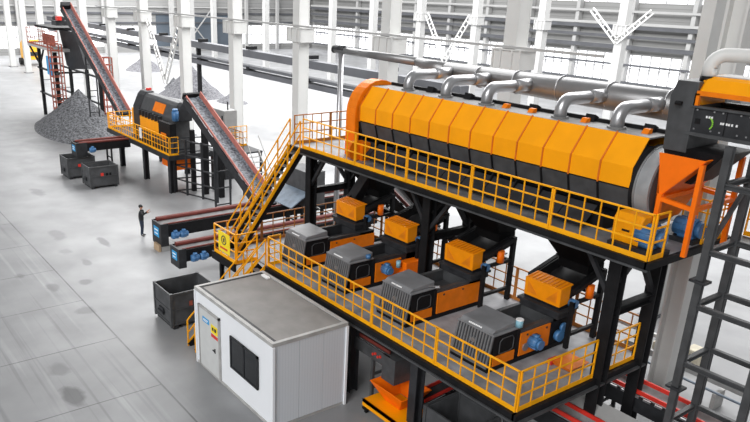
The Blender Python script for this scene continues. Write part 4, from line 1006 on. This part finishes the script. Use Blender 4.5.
# wrapped goods and pallets behind the tower
tag(MB().box(8.2, 8.9, 14.5, 15.1, 0, .5).box(8.9, 9.5, 14.55, 15.2, 0, .62).box(7.7, 8.15, 14.5, 15.0, 0, .38).build('wrapped_goods', CREAM, bevel=.06), 'cream wrapped goods on the floor behind the lattice tower', 'goods')
t = thing('pipe_rack', 'low rack of long blue and grey pipes on the floor behind the tower', 'pipes', (11, 12.6, 0))
MB().bar((7.6, 12.75, .82), (16, 12.6, .82), .14, .22).build('grey_profile', CABG, t)
MB().tube((7.6, 12.35, .62), (16, 12.2, .62), .045, 8).build('blue_pipe', BLUEPAN, t)
for x in (8.0, 11.2, 14.5): MB().box(x-.06, x+.06, 12.2, 12.85, 0, .6).build('rack_stand', CABT, t)

# ================================================================== PERSON
def figure(px, py, face):
    Hh = 1.70
    me = bpy.data.meshes.new('skeleton'); ob = bpy.data.objects.new('skeleton', me); COL.objects.link(ob)
    # local frame: f = facing, s = to the person's left
    f = Vector((math.cos(face), math.sin(face), 0)); s = Vector((-f.y, f.x, 0))
    J = {}; E_ = []
    def j(n, a, b, z, r, par=None):
        J[n] = (f*a+s*b+Vector((0,0,z)), r); 
        if par: E_.append((par, n))
    j('pelvis', 0, 0, .92, .135); j('waist', .0, 0, 1.06, .13, 'pelvis'); j('chest', .0, 0, 1.28, .155, 'waist'); j('neckb', .0, 0, 1.42, .075, 'chest'); j('neck', .01, 0, 1.48, .055, 'neckb')
    j('chin', .03, 0, 1.535, .075, 'neck'); j('head', .02, 0, 1.61, .098, 'chin'); j('crown', .01, 0, 1.675, .07, 'head')
    for k, nm in ((1, 'l'), (-1, 'r')):
        j(nm+'hip', 0, .095*k, .86, .105, 'pelvis'); j(nm+'knee', .03, .10*k, .47, .068, nm+'hip'); j(nm+'ank', -.01, .105*k, .09, .048, nm+'knee'); j(nm+'heel', .02, .11*k, .045, .042, nm+'ank'); j(nm+'toe', .16, .125*k, .035, .034, nm+'heel')
        j(nm+'sh', 0, .19*k, 1.38, .07, 'chest')
    # right arm raised in front, left arm half raised
    j('rel', .17, -.25, 1.22, .055, 'rsh'); j('rwr', .40, -.17, 1.43, .036, 'rel'); j('rpalm', .46, -.15, 1.49, .037, 'rwr')
    j('lel', .10, .25, 1.15, .05, 'lsh'); j('lwr', .34, .10, 1.28, .034, 'lel'); j('lpalm', .41, .06, 1.32, .036, 'lwr')
    for nm, k in (('r', 1), ('l', -1)):
        pal = J[nm+'palm'][0]
        for i in range(4):
            b = (i-1.5)*.02; base = pal+f*.035+s*b; mid = base+f*.032+Vector((0,0,.028)); tip = mid+f*.004*(i-1)+Vector((0,0,.03+.004*(1-abs(i-1.5))))
            for n, p, r, pr in ((f'{nm}f{i}a', base, .0105, nm+'palm'), (f'{nm}f{i}b', mid, .0095, f'{nm}f{i}a'), (f'{nm}f{i}c', tip, .008, f'{nm}f{i}b')):
                J[n] = (p, r); E_.append((pr, n))
        th = pal+s*k*.045+Vector((0,0,.01)); J[nm+'t1'] = (th, .0115); E_.append((nm+'palm', nm+'t1')); J[nm+'t2'] = (th+s*k*.012+f*.03+Vector((0,0,.03)), .009); E_.append((nm+'t1', nm+'t2'))
    names = list(J); idx = {n: i for i, n in enumerate(names)}
    me.from_pydata([J[n][0] for n in names], [(idx[a], idx[b]) for a, b in E_], [])
    sk = ob.modifiers.new('skin', 'SKIN'); sk.use_smooth_shade = True; sk.branch_smoothing = .6
    for i, n in enumerate(names):
        v = me.skin_vertices[0].data[i]; r = J[n][1]; v.radius = (r, r); v.use_root = (n == 'pelvis')
    for n, (a, b) in {'chest': (.215, .155), 'waist': (.19, .145), 'pelvis': (.18, .14)}.items(): me.skin_vertices[0].data[idx[n]].radius = (a, b)
    ss = ob.modifiers.new('sub', 'SUBSURF'); ss.levels = 1; ss.render_levels = 1
    dg = bpy.context.evaluated_depsgraph_get(); ev = ob.evaluated_get(dg); out = bpy.data.meshes.new_from_object(ev)
    bpy.data.objects.remove(ob)
    out.materials.clear()
    for m in (CLOTH, JEAN, SKIN, RUBBER): out.materials.append(m)
    for p in out.polygons:
        c = p.center; z = c.z; hand = max((c-J['rpalm'][0]).length < .13, (c-J['lpalm'][0]).length < .13)
        p.material_index = 2 if (z > 1.465 and abs(c.dot(s)) < .13 and c.dot(f) < .2) or hand else (3 if z < .085 else (1 if z < .90 else 0)); p.use_smooth = True
    o = bpy.data.objects.new('person', out); COL.objects.link(o); o.location = (px, py, 0); ORI[o.name] = Vector((px, py, 0))
    base = Vector((px, py, 0))
    def ball(q, c, r, sc=(1,1,1), zmin=None, n=12):
        c = Vector(c); b0 = len(q.v)
        for i in range(n+1):
            for k in range(n):
                a = math.pi*i/n; b = 2*math.pi*k/n; v = Vector((math.sin(a)*math.cos(b)*sc[0], math.sin(a)*math.sin(b)*sc[1], math.cos(a)*sc[2]))*r
                q.v.append(base+c+f*v.x+s*v.y+Vector((0,0,v.z)))
        for i in range(n):
            for k in range(n): q.f.append((b0+i*n+k, b0+i*n+(k+1)%n, b0+(i+1)*n+(k+1)%n, b0+(i+1)*n+k))
    hd = J['head'][0]
    q = MB(); ball(q, hd+f*-.018+Vector((0,0,.03)), .112, (1, .92, .88)); q.build('hair', HAIR, o, True)
    q = MB(); ball(q, hd+f*.098+Vector((0,0,-.01)), .022, (1.1, .7, 1.2), n=8); ball(q, hd+s*.092+Vector((0,0,-.01)), .028, (.7, .4, 1.1), n=8); ball(q, hd-s*.092+Vector((0,0,-.01)), .028, (.7, .4, 1.1), n=8); q.build('nose_and_ears', SKIN, o, True)
    q = MB()
    for k in (-1, 1): ball(q, hd+f*.088+s*.034*k+Vector((0,0,.018)), .012, n=6)
    ball(q, hd+f*.088+Vector((0,0,-.055)), .02, (.5, 1.1, .35), n=6); q.build('eyes_and_mouth', HAIR, o, True)
    return tag(o, 'person in black jacket and navy trousers standing with raised hands', 'person')
figure(-14.82, 3.25, math.radians(52))
